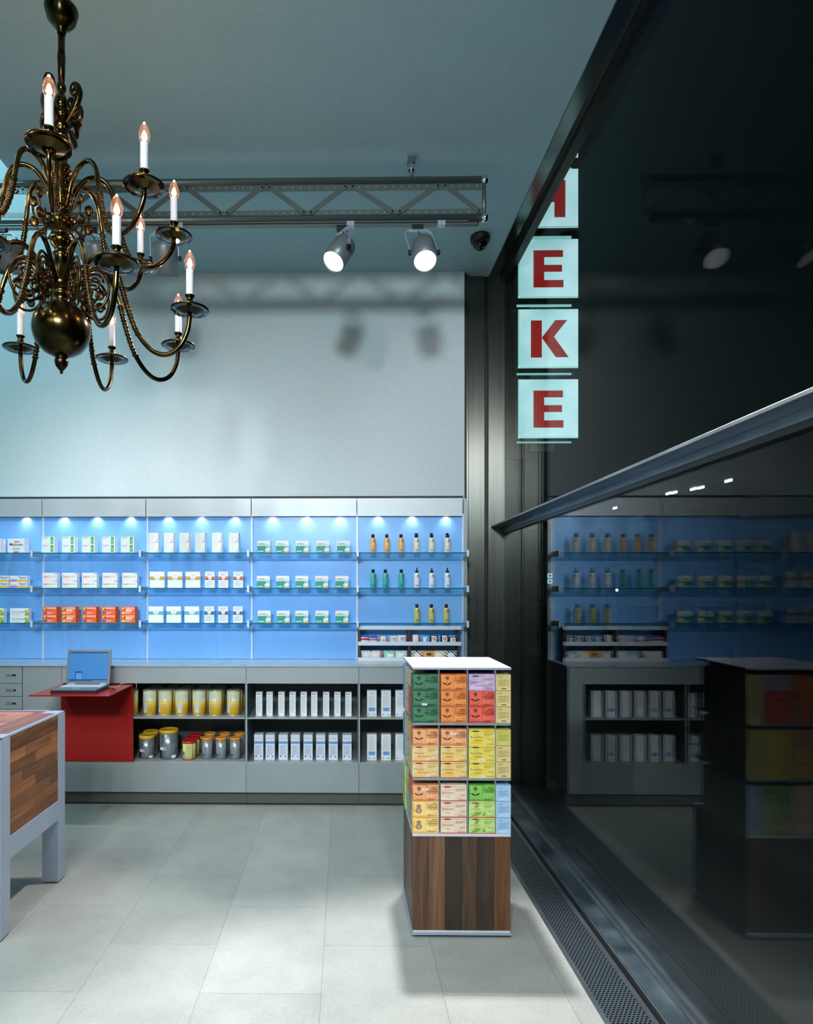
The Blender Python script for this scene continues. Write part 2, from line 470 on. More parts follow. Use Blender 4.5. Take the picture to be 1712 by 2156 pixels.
m = MB(); m.box(XF, XF+.022, -4.2, 5.2, -.03, .002, STEELH); m.box(XF+.178, XF+.2, -4.2, 5.2, -.03, .002, STEELH); m.build('frame', g)
m = MB(); m.box(XF+.022, XF+.178, -4.2, 5.2, -.03, 0, grille_mat()); m.build('perforated_plate', g)
m = MB()
m.box(XF+.2, 1.19, -4.2, 5.2, -.05, -.012, DKSTEEL)
m.box(1.178, 1.186, -4.2, 5.2, -.012, .012, STEELH)
m.box(1.186, 1.27, -4.2, 5.2, -.02, .016, noise_mat('worn_sill_steel', (88, 104, 112), (140, 158, 166), 5, .3, .9, rr=(.18, .5)))
m.box(1.262, XG+.03, -4.2, 5.2, .0, .03, STEELH)
struct(m.build('trim_7', bevel=.0015))

# outside
struct(MB().box(XG+.04, 40, -10, 60, -.1, -.02, M((46, 48, 48), .8)).build('ground'))

# ================================================================== SHELF WALL
BX = [px(u, YB) for u in (-129, 92, 311.5, 530.5, 752, 975)]
HX = [px(u, YH) for u in (-134, 88, 307, 529, 751.5, 975)]
BAYN = ['leftmost', 'second', 'third', 'fourth', 'rightmost']
ZHB, ZHT = pz(1087, YH), pz(1049.5, YH)
ZCT = pz(1388, YB)          # worktop height
for i in range(5):
    m = MB(); m.box(HX[i]+.003, HX[i+1]-.003, YH, YH+.012, ZHB, ZHT, HEADP); m.box(HX[i]+.003, HX[i+1]-.003, YH+.012, YW-.012, ZHT-.01, ZHT, HEADP)
    tag(m.build('header_panel', bevel=.001), f'brushed metal header panel above the {BAYN[i]} blue shelf bay', 'panel', 'header panels')
    m = MB(); m.box(BX[i]+.002, BX[i+1]-.002, YB, YB+.012, ZCT+.002, ZHB+.03, BLUEP)
    tag(m.build('back_panel'), f'glossy blue glass back panel of the {BAYN[i]} shelf bay', 'panel', 'blue back panels')
for i in range(1, 6):
    m = MB(); X = BX[i]
    m.box(X-.006, X+.006, YB-.010, YB+.004, ZCT+.001, ZHB+.02, ALUW)
    nm = 'between the %s and %s blue bays' % (BAYN[i-1], BAYN[i]) if i < 5 else 'at the right end of the blue bays'
    tag(m.build('shelf_upright'), 'slim metal shelf upright ' + nm, 'upright', 'shelf uprights')
m = MB(); m.box(px(975.5, YB), px(975.5, YB)+.03, YB-.012, YB+.02, ZCT, ZHT, M((150, 160, 160), .4, .5))
tag(m.build('end_strip'), 'pale metal strip closing the shelf wall at the steel column', 'strip')
ZS = [pz(v, YSF) for v in (1163.0, 1237.6, 1311.6)]   # upper faces of the glass shelves
SHN = ['top', 'middle', 'bottom']
for i in range(5):
    for k, z in enumerate(ZS):
        m = MB(); X0, X1 = BX[i]+.008, BX[i+1]-.008
        m.box(X0, X1, YSF+.002, YB-.012, z-.010, z, SHELFG)
        m.box(X0, X1, YSF, YSF+.002, z-.010, z, SHELFE)
        tag(m.build('glass_shelf'), f'{SHN[k]} glass shelf of the {BAYN[i]} blue bay', 'shelf', 'glass shelves')
def make_bracket():
    t = thing('shelf_bracket', (0, 0, 0), 'x x x x', 'bracket')
    m = MB(); m.box(-.0045, .0045, YSF-.006-YB, -.010, -.030, .014, ALU); m.build('arm', t, bevel=.001)
    m = MB(); m.box(-.008, .008, YSF-.014-YB, YSF-.006-YB, -.034, .018, ALUW); m.build('end_plate', t, bevel=.001)
    for q in range(2):
        m = MB(); R = Matrix.Rotation(PI/2, 4, 'Y')
        y = YSF+.02-YB+q*.05
        m.lathe([(0, -.022), (.005, -.022), (.005, -.014), (.003, -.012), (.003, .012), (.005, .014), (.005, .022), (0, .022)], CHROME, (0, y, -.022), 10, R)
        m.build('screw_knob', t)
    return t
br0 = make_bracket(); first = True
for i in range(1, 6):
    for k, z in enumerate(ZS):
        t = br0 if first else copy_tree(br0); first = False
        t.location = (BX[i], YB, z)
        nm = 'between %s and %s bays' % (BAYN[i-1], BAYN[i]) if i < 5 else 'at far right end'
        tag(t, f'metal glass clamp bracket of the {SHN[k]} shelves, {nm}', 'bracket', 'shelf brackets')
# downlights under the headers
HALO = M((255, 226, 190), .5, 0, 14.0, name='halogen_glow')
dl = None; n = 0
for i in range(5):
    for q, f in enumerate((.2, .52, .84)):
        X = BX[i]+(BX[i+1]-BX[i])*f
        if X < -2.75: continue
        if dl is None:
            dl = thing('downlight', (X, YB-.0165, ZHB+.014), 'x x x x', 'lamp')
            m = MB(); m.lathe([(.0, .012), (.010, .012), (.010, 0), (.008, 0), (.008, .008)], CHROME, dl.location, 16); m.build('ring', dl)
            m = MB(); m.lathe([(0, .003), (.0075, .003), (.0075, .006)], HALO, dl.location, 12); m.build('bulb', dl)
            t = dl
        else:
            t = copy_tree(dl); t.location = (X, YB-.0165, ZHB+.014)
        tag(t, f'small warm downlight under the {BAYN[i]} header panel, {["left", "centre", "right"][q]} one', 'lamp', 'downlights')
        add_light('SPOT', 'downlight_beam', (X, YB-.022, ZHB+.012), (X, YB-.03, 0), 9, (1.0, .86, .72), .012, 125, .9)

# ------------------------------------------------------------------ packaging
def product(name, cat, w, h, d, base, decos, side=None, sidemat=None):
    m = MB(); m.box(-w/2, w/2, 0, d, 0, h, base)
    def run(ds, fn, W):
        for i, q in enumerate(ds):
            y = -.00025-.00003*i
            k = q[0]
            if k == 'r': pts = [(q[1], q[3]), (q[2], q[3]), (q[2], q[4]), (q[1], q[4])]; mt = q[5]
            elif k == 'p': pts = q[1]; mt = q[2]
            elif k == 'e': pts = [(q[1]+q[3]*math.cos(a*PI/8), q[2]+q[4]*math.sin(a*PI/8)) for a in range(16)]; mt = q[5]
            elif k == 't':
                m.text(q[1], (q[2])*W, q[3]*h, q[4]*h, q[5], 0, q[6] if len(q) > 6 else 'l', q[7] if len(q) > 7 else False,
                       fn=lambda p: fn(p.x, p.z, y), maxw=q[8]*W if len(q) > 8 else None); continue
            m.face([fn(a*W, b*h, y) for a, b in pts], mt)
    run(decos, lambda a, b, y: Vector((a-w/2, y, b)), w)
    if side: run(side, lambda a, b, y: Vector((-w/2+y, d-a, b)), d)
    o = m.build(name, recalc=False); o['category'] = cat
    return o
def lines(x0, x1, z1, n, dz, mt, th=.45):
    out = []
    for i in range(n):
        xx = x1-(x1-x0)*(.0 if i % 3 != 2 else .3)
        out.append(('r', x0, xx, z1-i*dz-dz*th, z1-i*dz, mt))
    return out
GRN = M((60, 180, 80), .5); LGRN = M((70, 200, 120), .5); ORG_ = M((250, 140, 40), .5); ORR = M((250, 84, 40), .5)
LBL = M((96, 170, 240), .5); MBL = M((60, 90, 200), .5); DGR = M((16, 128, 70), .5); TEAL = M((22, 158, 140), .5); LTEAL = M((120, 215, 210), .5)
YEL = M((248, 186, 40), .5); BLK = M((20, 24, 30), .5); NAVY = M((20, 36, 110), .5); EUN = M((246, 102, 32), .5)

YP_ = 4.945  # front of goods on the glass shelves
def row(proto, us, k, group, label, hz=0, Y=YP_, z=None, rzj=.03):
    """us: centre pixels; label takes %s for position"""
    for i, u in enumerate(us):
        place(proto, (px(u, Y), Y, (ZS[k] if z is None else z)+hz+.0004), label % ordn(i, len(us)), None, group, random.uniform(-rzj, rzj)*.5)
# bay 1
p = product('medicine_box', 'box', pw(36, YP_), pw(30.5, YP_), .07, WHITE,
            [('t', 'Maaloxan', .5, .5, .26, DKT, 'c', True, .8), ('r', .4, .7, .74, .8, RED), ('r', .25, .75, .3, .33, GREYT), ('r', .3, .7, .22, .25, GREYT), ('r', .35, .65, .03, .09, RED)])
place(p, (px(34, YP_), YP_, ZS[0]), 'white medicine carton with dark lettering, top shelf, far left bay', None, 'cartons in the leftmost bay')
place(p, (px(-16, YP_), YP_, ZS[0]), 'white carton cut by photo edge on the top shelf', None, 'cartons in the leftmost bay')
PUR = M((190, 110, 200), .5)
p = product('medicine_box', 'box', pw(35.5, YP_), pw(12.8, YP_), .05, WHITE,
            [('r', .0, 1, .05, .32, YEL), ('r', .0, .4, .05, .32, PUR), ('t', 'Talcid', .5, .5, .5, NAVY, 'l', True, .45), ('r', .05, .4, .42, .5, PUR)])
for j in range(2):
    for u, n in ((39, 'right'), (0, 'left')):
        place(p, (px(u, YP_), YP_, ZS[1]+j*pw(12.9, YP_)), f'white carton with yellow violet band, {n} stack, {["lower", "upper"][j]} one, middle shelf', None, 'striped cartons in the leftmost bay')
p = product('medicine_box', 'box', pw(39, YP_), pw(15, YP_), .05, WHITE,
            [('t', 'Dolo-Dobendan', .08, .36, .42, M((60, 90, 60), .5), 'l', False, .74), ('e', .88, .5, .1, .3, M((180, 200, 40), .5)), ('p', [(.75, 0), (1, 0), (1, .4)], M((90, 170, 60), .5)), ('r', .1, .6, .12, .2, LGREYT)])
for j in range(2):
    for u, n in ((40.5, 'right'), (-12, 'left')):
        place(p, (px(u, YP_), YP_, ZS[2]+j*pw(15.1, YP_)), f'white carton with green fruit corner, {n} stack, {["lower", "upper"][j]} one, bottom shelf', None, 'green fruit cartons in the leftmost bay')
# bay 2
def z3(v): return v*.3154
p = product('medicine_box', 'box', pw(27.5, YP_), pw(17, YP_), .055, WHITE,
            [('r', .68, .9, .6, .95, GRN), ('r', .68, .9, .1, .55, GRN), ('e', .79, .33, .06, .14, LTEAL), ('r', .06, .5, .85, .9, GREYT), ('r', .06, .3, .72, .76, LGREYT), ('r', 0, 1, 0, .012, LGREYT)])
c2 = ['%s stack of second bay']
us = [z3(x) for x in (322, 457, 591, 725, 851)]
for j in range(2):
    row(p, us, 0, 'green square cartons', f'white carton with green squares, {["lower", "upper"][j]} one, %s stack', j*pw(17.1, YP_))
cs = [(230, 60, 60), (236, 110, 70), (242, 150, 80), (246, 190, 100), (240, 200, 130), (200, 205, 170), (190, 200, 190)]
dec = []
for q, ch in enumerate('Lemocin'):
    dec.append(('t', ch, .06+[0, .115, .23, .41, .545, .655, .715][q], .36, .5, M(cs[q], .5), 'l', True))
dec += [('p', [(.74, .9), (.97, .9), (.97, .8)], RED), ('r', 0, 1, 0, .014, LGREYT), ('r', .06, .5, .2, .23, LGREYT)]
p = product('medicine_box', 'box', pw(31.5, YP_), pw(15.8, YP_), .05, WHITE, dec)
us = [z3(x) for x in (332, 464, 597, 733, 866)]
for j in range(2):
    row(p, us, 1, 'pastel lettered cartons', f'white carton with red and yellow lettering, {["lower", "upper"][j]} one, %s stack', j*pw(15.9, YP_))
def eun(w2):
    sub = [('t', 'EUNOVA', .34, .72, .30, WHITE, 'l', True, .62)]
    if w2: sub += [('t', 'SUPRA', .34, .5, .2, MBL, 'l', True, .4), ('r', .07, .3, .12, .34, MBL)]
    else: sub += [('r', .34, .82, .52, .64, WHITE), ('r', .34, .74, .4, .48, M((252, 190, 150), .5)), ('p', [(.07, .1), (.3, .16), (.3, .34), (.07, .28)], M((200, 230, 180), .5))]
    sub += lines(.34, .74, .34, 3, .09, M((252, 200, 170), .5))
    sub += [('e', .14, .7, .06, .2, YEL), ('e', .2, .8, .06, .12, M((230, 220, 80), .5)), ('e', .12, .6, .045, .1, GRN), ('e', .26, .66, .06, .12, RED), ('r', 0, 1, 0, .02, M((190, 70, 20), .5))]
    return product('vitamin_box', 'box', pw(30, YP_), pw(16.6, YP_), .07, EUN, sub)
pa, pb = eun(True), eun(False)
us = [z3(x) for x in (331, 458, 596, 724, 854)]
for j in range(2):
    for i, u in enumerate(us):
        place((pa, pb)[i in (1, 4)], (px(u, YP_-.02*(1-j)), YP_-.02*(1-j), ZS[2]+j*pw(16.7, YP_)), f'orange vitamin carton, {["lower", "upper"][j]} one, {ordn(i, 5)} stack of the bottom shelf', None, 'orange vitamin cartons', 0)
# bay 3
CRM = M((240, 241, 238), .5)
p = product('medicine_box', 'box', pw(20.5, YP_), pw(21, YP_), .07, CRM,
            lines(.08, .62, .9, 9, .085, M((222, 220, 210), .5), .22) + [('p', [(.98, .02), (.98, .8), (.86, .4), (.6, .02)], M((205, 218, 242), .5)), ('r', 0, 1, 0, .012, GREYT)])
us = [z3(x) for x in (1026, 1128, 1231, 1336, 1448, 1561)]
for j in range(2):
    row(p, us, 0, 'plain white cartons', f'plain white carton with faint print, {["lower", "upper"][j]} one, %s stack', j*pw(21.1, YP_), rzj=.0)
def band(w, c1, c2, c3, plain):
    d = [('r', 0, 1, .56, .70, c1), ('r', 0, 1, .48, .56, c2), ('p', [(.3, .70), (.7, .70), (.66, .56), (.34, .56)], WHITE), ('r', .36, .64, .75, .77, c3), ('r', .4, .6, .6, .63, c3), ('r', .38, .62, .5, .54, WHITE)]
    if not plain: d += lines(.12, .88, .94, 4, .05, LGREYT) + lines(.12, .88, .42, 7, .05, LGREYT)
    return product('medicine_box', 'box', w, pw(34, YP_), .035, WHITE, d)
w1, w2 = pw(31, YP_), pw(20.2, YP_)
row(band(w1, ORG_, LGRN, ORR, True), [z3(x) for x in (1049, 1168, 1288)], 1, 'orange banded cartons', 'wide white carton with orange and green band, %s of three', rzj=0)
row(band(w2, ORR, DGR, ORR, False), [z3(x) for x in (1401, 1491, 1590)], 1, 'red banded cartons', 'narrow white carton with red and green band, %s of three', rzj=0)
row(band(w1, LBL, LGRN, ORR, True), [z3(x) for x in (1041, 1160, 1281)], 2, 'blue banded cartons', 'wide white carton with pale blue and green band, %s of three', rzj=0)
row(band(w2, MBL, DGR, ORR, False), [z3(x) for x in (1397, 1490, 1588)], 2, 'dark blue banded cartons', 'narrow white carton with blue and dark green band, %s of three', rzj=0)
# bay 4
p = product('painkiller_box', 'box', pw(27.3, YP_), pw(25, YP_), .05, WHITE,
            [('r', 0, 1, 0, .56, TEAL), ('p', [(.72, .56), (1, .56), (1, .1), (.55, .1)], LTEAL), ('p', [(.5, 0), (1, 0), (1, .2)], YEL), ('e', .74, .22, .15, .14, OFFW), ('e', .86, .28, .12, .12, WHITE),
             ('e', .12, .1, .05, .06, WHITE), ('r', .2, .46, .07, .14, WHITE), ('r', 0, 1, .56, .58, YEL), ('t', 'ASPIRIN', .07, .64, .23, BLK, 'l', False, .52), ('t', 'PLUS C', .62, .64, .1, BLK, 'l', False, .3)])
for k, xs in enumerate(((176, 300, 433, 570, 708), (173, 303, 431, 563, 698), (179, 305, 430, 564, 698))):
    row(p, [500+z3(x) for x in xs], k, 'teal and white cartons', f'white and teal painkiller carton, %s on the {SHN[k]} shelf', rzj=.02)
# bay 5 bottles
def bottle(c, kind):
    t = thing('bottle', (0, 0, 0), 'x x x x', 'bottle')
    r = pw(6.1, YP_); h = pw(31.5, YP_)
    body = M(c, .3); m = MB()
    m.lathe([(0, 0), (r*.94, 0), (r, .003), (r, h-.006), (r*.92, h-.001), (r*.5, h), (0, h)], body, seg=24)
    m.text('R', -.001, h*.68, .034, NAVY if kind != 'disc' else BLK, -r-.0006, 'l', False)
    m.text('M', -.013, h*.70, .014, GREYT, -r-.0004, 'l')
    m.box(-.010, .010, -r-.0005, -r+.0006, h*.17, h*.19, DKT); m.box(-.010, .010, -r-.0005, -r+.0006, h*.12, h*.145, DKT)
    m.build('body', t)
    m = MB()
    if kind == 'disc':
        m.lathe([(0, h), (r*.56, h), (r*.56, h+.026), (r*.5, h+.028), (0, h+.028)], BLACK, seg=20)
    elif kind == 'pump':
        m.lathe([(0, h), (r*.6, h), (r*.62, h+.022), (r*.45, h+.024), (r*.45, h+.034), (0, h+.036)], BLACK, seg=20)
        m.box(-r*.55, r*.3, -.004, .004, h+.024, h+.036, BLACK)
    else:
        m.lathe([(0, h), (r*.62, h), (r*.62, h+.012), (r*.35, h+.016), (r*.3, h+.022), (0, h+.022)], BLACK, seg=20)
        m.prism([(-.006, h+.02), (.006, h+.02), (.003, h+.044), (-.004, h+.036)], -.006, .006, BLACK)
    m.build('cap', t)
    return t
def bottles(c, kind, us, k, desc):
    p = bottle(c, kind)
    for i, u in enumerate(us):
        t = p if i == 0 else copy_tree(p)
        t.location = (px(u, YP_), YP_+.03, ZS[k]+.0004)
        t.location.x = px(u, YP_+.03)
        tag(t, f'{desc}, {ordn(i, 3)} of three on the {SHN[k]} shelf', 'bottle', desc.split(' with')[0]+'s')
b4 = lambda xs: [770+x*.1285 for x in xs]
bottles((240, 190, 130), 'disc', b4((118, 346, 579)), 0, 'amber lotion bottle with black cap')
bottles((240, 232, 205), 'pump', b4((831, 1080, 1339)), 0, 'cream bottle with black pump')
bottles((70, 180, 170), 'disc', b4((122, 322, 583)), 1, 'teal lotion bottle with black cap')
bottles((236, 240, 246), 'spray', b4((838, 1082, 1338)), 1, 'white bottle with black spray nozzle')
bottles((206, 200, 118), 'disc', b4((839, 1077, 1321)), 2, 'yellow lotion bottle with black cap')

# sweet rack under the last bay
YR = 4.95
rx0, rx1 = px(753.9, YR), px(971.5, YR)
zr = lambda v: pz(v, YR, 860)
rack = thing('candy_rack', ((rx0+rx1)/2, YR, ZCT), 'low two tier display rack with silver rails and wooden dividers', 'rack')
WALN = wood_mat('rack_wood', (52, 34, 26), (86, 58, 44), 'Z')
for a, b in ((1317.6, 1325.8), (1351.1, 1359.3), (1384.8, 1392.7)):
    m = MB(); m.box(rx0, rx1, YR, YR+.008, max(zr(b), ZCT+.0005), zr(a), ALUW); m.build('rail', rack, bevel=.001)
for a, v in ((1359, 0), (1392.5, 1)):
    zz = max(zr(a), ZCT+.0006); m = MB(); m.box(rx0, rx1, YR+.008, YB-.012, zz, zz+.006, DARK); m.build('tier', rack)
for u0, u1 in ((753.9, 758.5), (859, 864.7), (965, 969.5)):
    m = MB(); m.box(px(u0, YR), px(u1, YR), YR+.009, YB-.012, ZCT+.001, zr(1319), WALN); m.build('divider', rack)
def bag(name, w, h, fn, seed, tilt=-.12):
    rnd = random.Random(seed); m = MB(); nx, nz = 14, 12
    pts = {}
    for s in (0, 1):
        for i in range(nx+1):
            for j in range(nz+1):
                a, b = i/nx, j/nz
                e = math.sin(PI*a)*math.sin(PI*b)
                t = .014*e**.6*(1 if s else -1)+.0015*rnd.uniform(-1, 1)*(e > 0)
                pts[s, i, j] = Vector(((a-.5)*w+.002*rnd.uniform(-1, 1), t-tilt*b*h+0, b*h*math.cos(tilt)))
    for s in (0, 1):
        for i in range(nx):
            for j in range(nz):
                q = [pts[s, i, j], pts[s, i+1, j], pts[s, i+1, j+1], pts[s, i, j+1]]
                m.face(q if s == 0 else q[::-1], fn((i+.5)/nx, (j+.5)/nz), True)
    o = m.build(name, recalc=False); o['category'] = 'bag'
    return o
CLR = M((205, 208, 214), .15); PK = M((236, 120, 120), .4); MINT = M((150, 225, 195), .4); OR2 = M((232, 160, 70), .4)
def card(main, accent):
    return lambda a, b: accent if (.62 < b < .78 and .3 < a < .8) else (DKT if (.42 < b < .5 and .35 < a < .75) else (WHITE if .18 < a < .85 and .22 < b < .95 else main))
specs = [(768, 'blue and red', lambda a, b: MBL if b > .72 else (RED if .45 < b < .6+.1*a else WHITE)),
         (786, 'dark blue and red', lambda a, b: MBL if b > .66 else (RED if .4 < b < .6 else WHITE)),
         (806, 'brown backed', card(M((180, 130, 90), .4), OFFW)), (829, 'clear with white card', card(CLR, PK)),
         (846, 'slim white', card(OFFW, PK)), (875, 'red striped', lambda a, b: WHITE if .15 < a < .85 and b > .2 else RED),
         (895, 'small plain white', lambda a, b: WHITE), (913, 'black with white card', card(BLK, PK)),
         (936, 'tall dark with card', card(BLK, PK)), (953, 'small dark with card', card(BLK, PK))]
zt = zr(1351.1)
for i, (u, d, fn) in enumerate(specs):
    w = pw(17 if i not in (6,) else 9, YR); h = pw([18, 17, 17, 17, 18, 19, 14, 18, 19, 14][i], YR)
    o = bag('candy_bag', w, h, fn, i)
    o.location = (px(u, YR+.03), YR+.03, max(zr(1359), ZCT)+.0115); o.rotation_euler = (0, random.uniform(-.04, .04), 0)
    tag(o, f'{d} sweet packet, number {["one","two","three","four","five","six","seven","eight","nine","ten"][i]} from left, upper rack tier', 'packet', 'packets on the upper rack tier')
def stripes(c, w=WHITE, k=5, dirn=1): return lambda a, b: (w if (.2 < a < .75 and .12 < b < .72) else (c if int((a*1.2+dirn*b)*k) % 2 else w))
specs = [(773, 'pink and white', lambda a, b: PK if a+b*.5 > 1.25 or b < .2 else OFFW), (793, 'lilac and white', lambda a, b: PK if a > .8 or b < .18 else OFFW),
         (821, 'mint green', lambda a, b: WHITE if .3 < a < .8 and b < .7 else (PK if a > .85 and b > .5 else MINT)), (845, 'mint striped', stripes(MINT)),
         (878, 'red and green striped', lambda a, b: (WHITE if (.3 < a < .75 and .15 < b < .7) else (RED, WHITE, GRN, WHITE)[int((a+b)*6) % 4])),
         (903, 'orange', lambda a, b: BLK if .25 < a < .7 and .5 < b < .72 else (RED if b < .15 else OR2)), (926, 'yellow striped', stripes(M((230, 190, 60), .4))),
         (950, 'black and white striped', stripes(BLK, WHITE, 6))]
for i, (u, d, fn) in enumerate(specs):
    o = bag('candy_bag', pw(24, YR), pw(20, YR), fn, 30+i)
    o.location = (px(u, YR+.035), YR+.035, ZCT+.008)
    tag(o, f'{d} sweet bag on the lower tier of the rack', 'bag', 'sweet bags on the lower rack tier')

# ================================================================== COUNTER
ZF1, ZF0, ZO1, ZM, ZO0, ZP = ZCT-.012, 0, pz(1439.4, YC), pz(1511.5, YC), pz(1605, YC), pz(1669, YC)
XEND = (1.294*2-px(1193.9, YC))
m = MB(); m.box(-4.2, XEND+.006, YC-.006, YB-.0005, ZCT-.010, ZCT, COUNTER)
tag(m.build('worktop', bevel=.001), 'long brushed metal worktop running below the blue shelves', 'worktop')
U = [-4.2, px(-60, YC), px(47, YC), px(130, YC), px(518, YC), px(755.5, YC), XEND]
def shelf_unit(x0, x1, label, post=None):
    t = thing('shelf_cabinet', ((x0+x1)/2, YC, 0), label, 'cabinet', 'open shelf units')
    xr = post if post else x1
    m = MB(); m.box(x0+.001, x1-.001, YC, YC+.018, ZO1, ZF1-.001, CABM); m.build('fascia', t, bevel=.001)
    m = MB(); m.box(x0+.001, x1-.001, YC, YC+.018, ZP, ZO0, CABM); m.build('lower_panel', t, bevel=.001)
    m = MB()
    m.box(x0+.001, x1-.001, YB-.03, YB-.01, ZP, ZF1-.002, M((78, 84, 82), .5, .4))
    m.box(x0+.001, x0+.008, YC+.001, YB-.03, ZP, ZF1-.002, M((120, 130, 134), .4, .5))
    m.box(xr-.008, xr-.001, YC+.001, YB-.03, ZP, ZF1-.002, M((120, 130, 134), .4, .5))
    m.box(x0+.008, xr-.008, YC+.018, YB-.03, ZO0-.02, ZO0, CABM)
    m.build('carcass', t)
    m = MB(); m.box(x0+.008, xr-.008, YC+.004, YB-.03, ZM-.010, ZM, CABM); m.build('shelf', t)
    EDGE = M((196, 204, 208), .4, .3)
    m = MB(); m.box(x0+.001, x0+.008, YC-.0005, YC+.001, ZO0, ZO1, EDGE); m.build('edge_strip', t)
    if post:
        m = MB(); m.box(post, x1-.001, YC, YC+.018, ZO0, ZO1, CABM); m.build('end_panel', t)
        m = MB(); m.box(x1-.014, x1-.001, YC+.018, YB-.01, ZP, ZF1-.002, CABM); m.build('side_panel', t)
    m = MB(); m.box(x0+.001, x1-.001, YC+.05, YC+.065, .012, ZP+.02, M((96, 100, 92), .5, .3)); m.box(x0+.001, x1-.001, YC+.053, YC+.065, 0, .012, BLACK)  # black foot strip puts the shadow line at the floor into the colour
    m.build('plinth', t)
    return t
shelf_unit(U[3], U[4], 'open metal counter unit holding yellow and silver cans')
shelf_unit(U[4], U[5], 'middle open metal counter unit holding slim white cartons')
shelf_unit(U[5], U[6], 'open metal counter unit at the right end behind the tea stand', post=2*1.294-px(1226, YC))
def closed_unit(x0, x1, label, name):
    t = thing(name, ((x0+x1)/2, YC, 0), label, 'cabinet')
    m = MB(); m.box(x0+.001, x1-.001, YC+.02, YB-.01, ZP, ZF1-.002, CABM); m.build('carcass', t)
    m = MB(); m.box(x0+.001, x1-.001, YC+.05, YC+.065, .0, ZP, M((96, 100, 92), .5, .3)); m.build('plinth', t)
    return t
t = closed_unit(U[2], U[3], 'plain metal door cabinet between drawers and red desk', 'door_cabinet')
m = MB(); m.box(U[2]+.003, U[3]-.002, YC, YC+.018, ZP, ZF1-.002, CABM); m.build('door', t, bevel=.001)
t = closed_unit(U[1], U[2], 'metal drawer cabinet with black label holders at left edge', 'drawer_cabinet')
zz = [ZF1-.002, pz(1439.6, YC, 30), pz(1466.8, YC, 30), pz(1494, YC, 30), pz(1521, YC, 30), pz(1560, YC, 30), ZP]
for i in range(6):
    m = MB(); m.box(U[1]+.003, U[2]-.003, YC, YC+.018, zz[i+1]+.003, zz[i]-.001, CABM); d = m.build('drawer', t, bevel=.001)
    zc = [pz(v, YC, 24) for v in (1421.3, 1453, 1481)]
    if i < 3:
        m = MB(); xa, xb = px(13.5, YC), px(33.5, YC)
        m.box(xa, xb, YC-.004, YC, zc[i]-.006, zc[i]+.006, BLACK)
        m.text(['ELYMES', 'SOLTAMS', 'MICH B'][i], xa+.003, zc[i]-.0042, .0125, LGREYT, YC-.0045, 'l', True, maxw=xb-xa-.006)
        m.build('label_holder', d, bevel=.0)
t = closed_unit(U[0], U[1], 'metal cabinet beyond the left photo edge', 'door_cabinet')

# goods inside
YG = 4.745
def place_row(p, us, z, fmt, group, Y=YG, rz=0):
    for i, u in enumerate(us): place(p, (px(u, Y), Y, z+.0004), fmt % ordn(i, len(us)), None, group, rz)
zz6 = lambda v: 500+v*.2103
tinyB = M((120, 150, 200), .6)
p = product('slim_box', 'box', pw(13, YG), pw(50, YG), .05, WHITE, [('r', .08, .5, .92, .95, NAVY), ('p', [(.45, .9), (.85, .96), (.85, .93), (.5, .88)], M((40, 110, 140), .5)), ('e', .16, .06, .06, .02, RED)]+lines(.12, .85, .84, 16, .045, LGREYT, .4))
place_row(p, [zz6(v+31) for v in (185, 290, 409, 521, 632, 738, 857, 970, 1080)], ZM, 'slim white carton with grey print, %s of nine', 'slim white cartons')
p = product('toothpaste_box', 'box', pw(19, YG), pw(53, YG), .075, M((220, 226, 236), .5), [('r', 0, 1, .64, .74, M((140, 180, 225), .5)), ('t', 'meridol', .5, .66, .10, M((20, 70, 130), .5), 'c', True, .86), ('r', .1, .9, .86, .87, RED), ('r', .15, .3, .12, .17, NAVY), ('r', .7, .8, .1, .16, NAVY)]+lines(.12, .88, .58, 13, .03, tinyB, .35))
place_row(p, [zz6(v+46) for v in (166, 281, 412, 533, 661, 787, 913, 1051)], ZO0, 'white and blue mouthwash carton, %s of eight', 'white and blue cartons')
def euc(c): return product('cream_box', 'box', pw(20, YG), pw(54, YG), .055, WHITE, [('t', 'Eucerin', .5, .88, .055, DKT, 'c', False, .5), ('r', .45, .6, .85, .86, RED), ('r', .18, .85, .2, .34, c), ('r', .1, .3, .07, .1, GREYT), ('r', .6, .9, .06, .08, RED)]+lines(.15, .85, .8, 14, .03, LGREYT, .35))
pA, pB = euc(M((110, 160, 220), .5)), euc(M((236, 238, 242), .5))
for k, z in enumerate((ZM, ZO0)):
    for i in range(6):
        pr = pB if i in (2, 3, 5) else pA
        place(pr, (px(783+i*30, YG), YG, z+.0004), f'tall white cream carton, {ordn(i, 6)} on the {["upper", "lower"][k]} right shelf', None, 'tall white cream cartons')
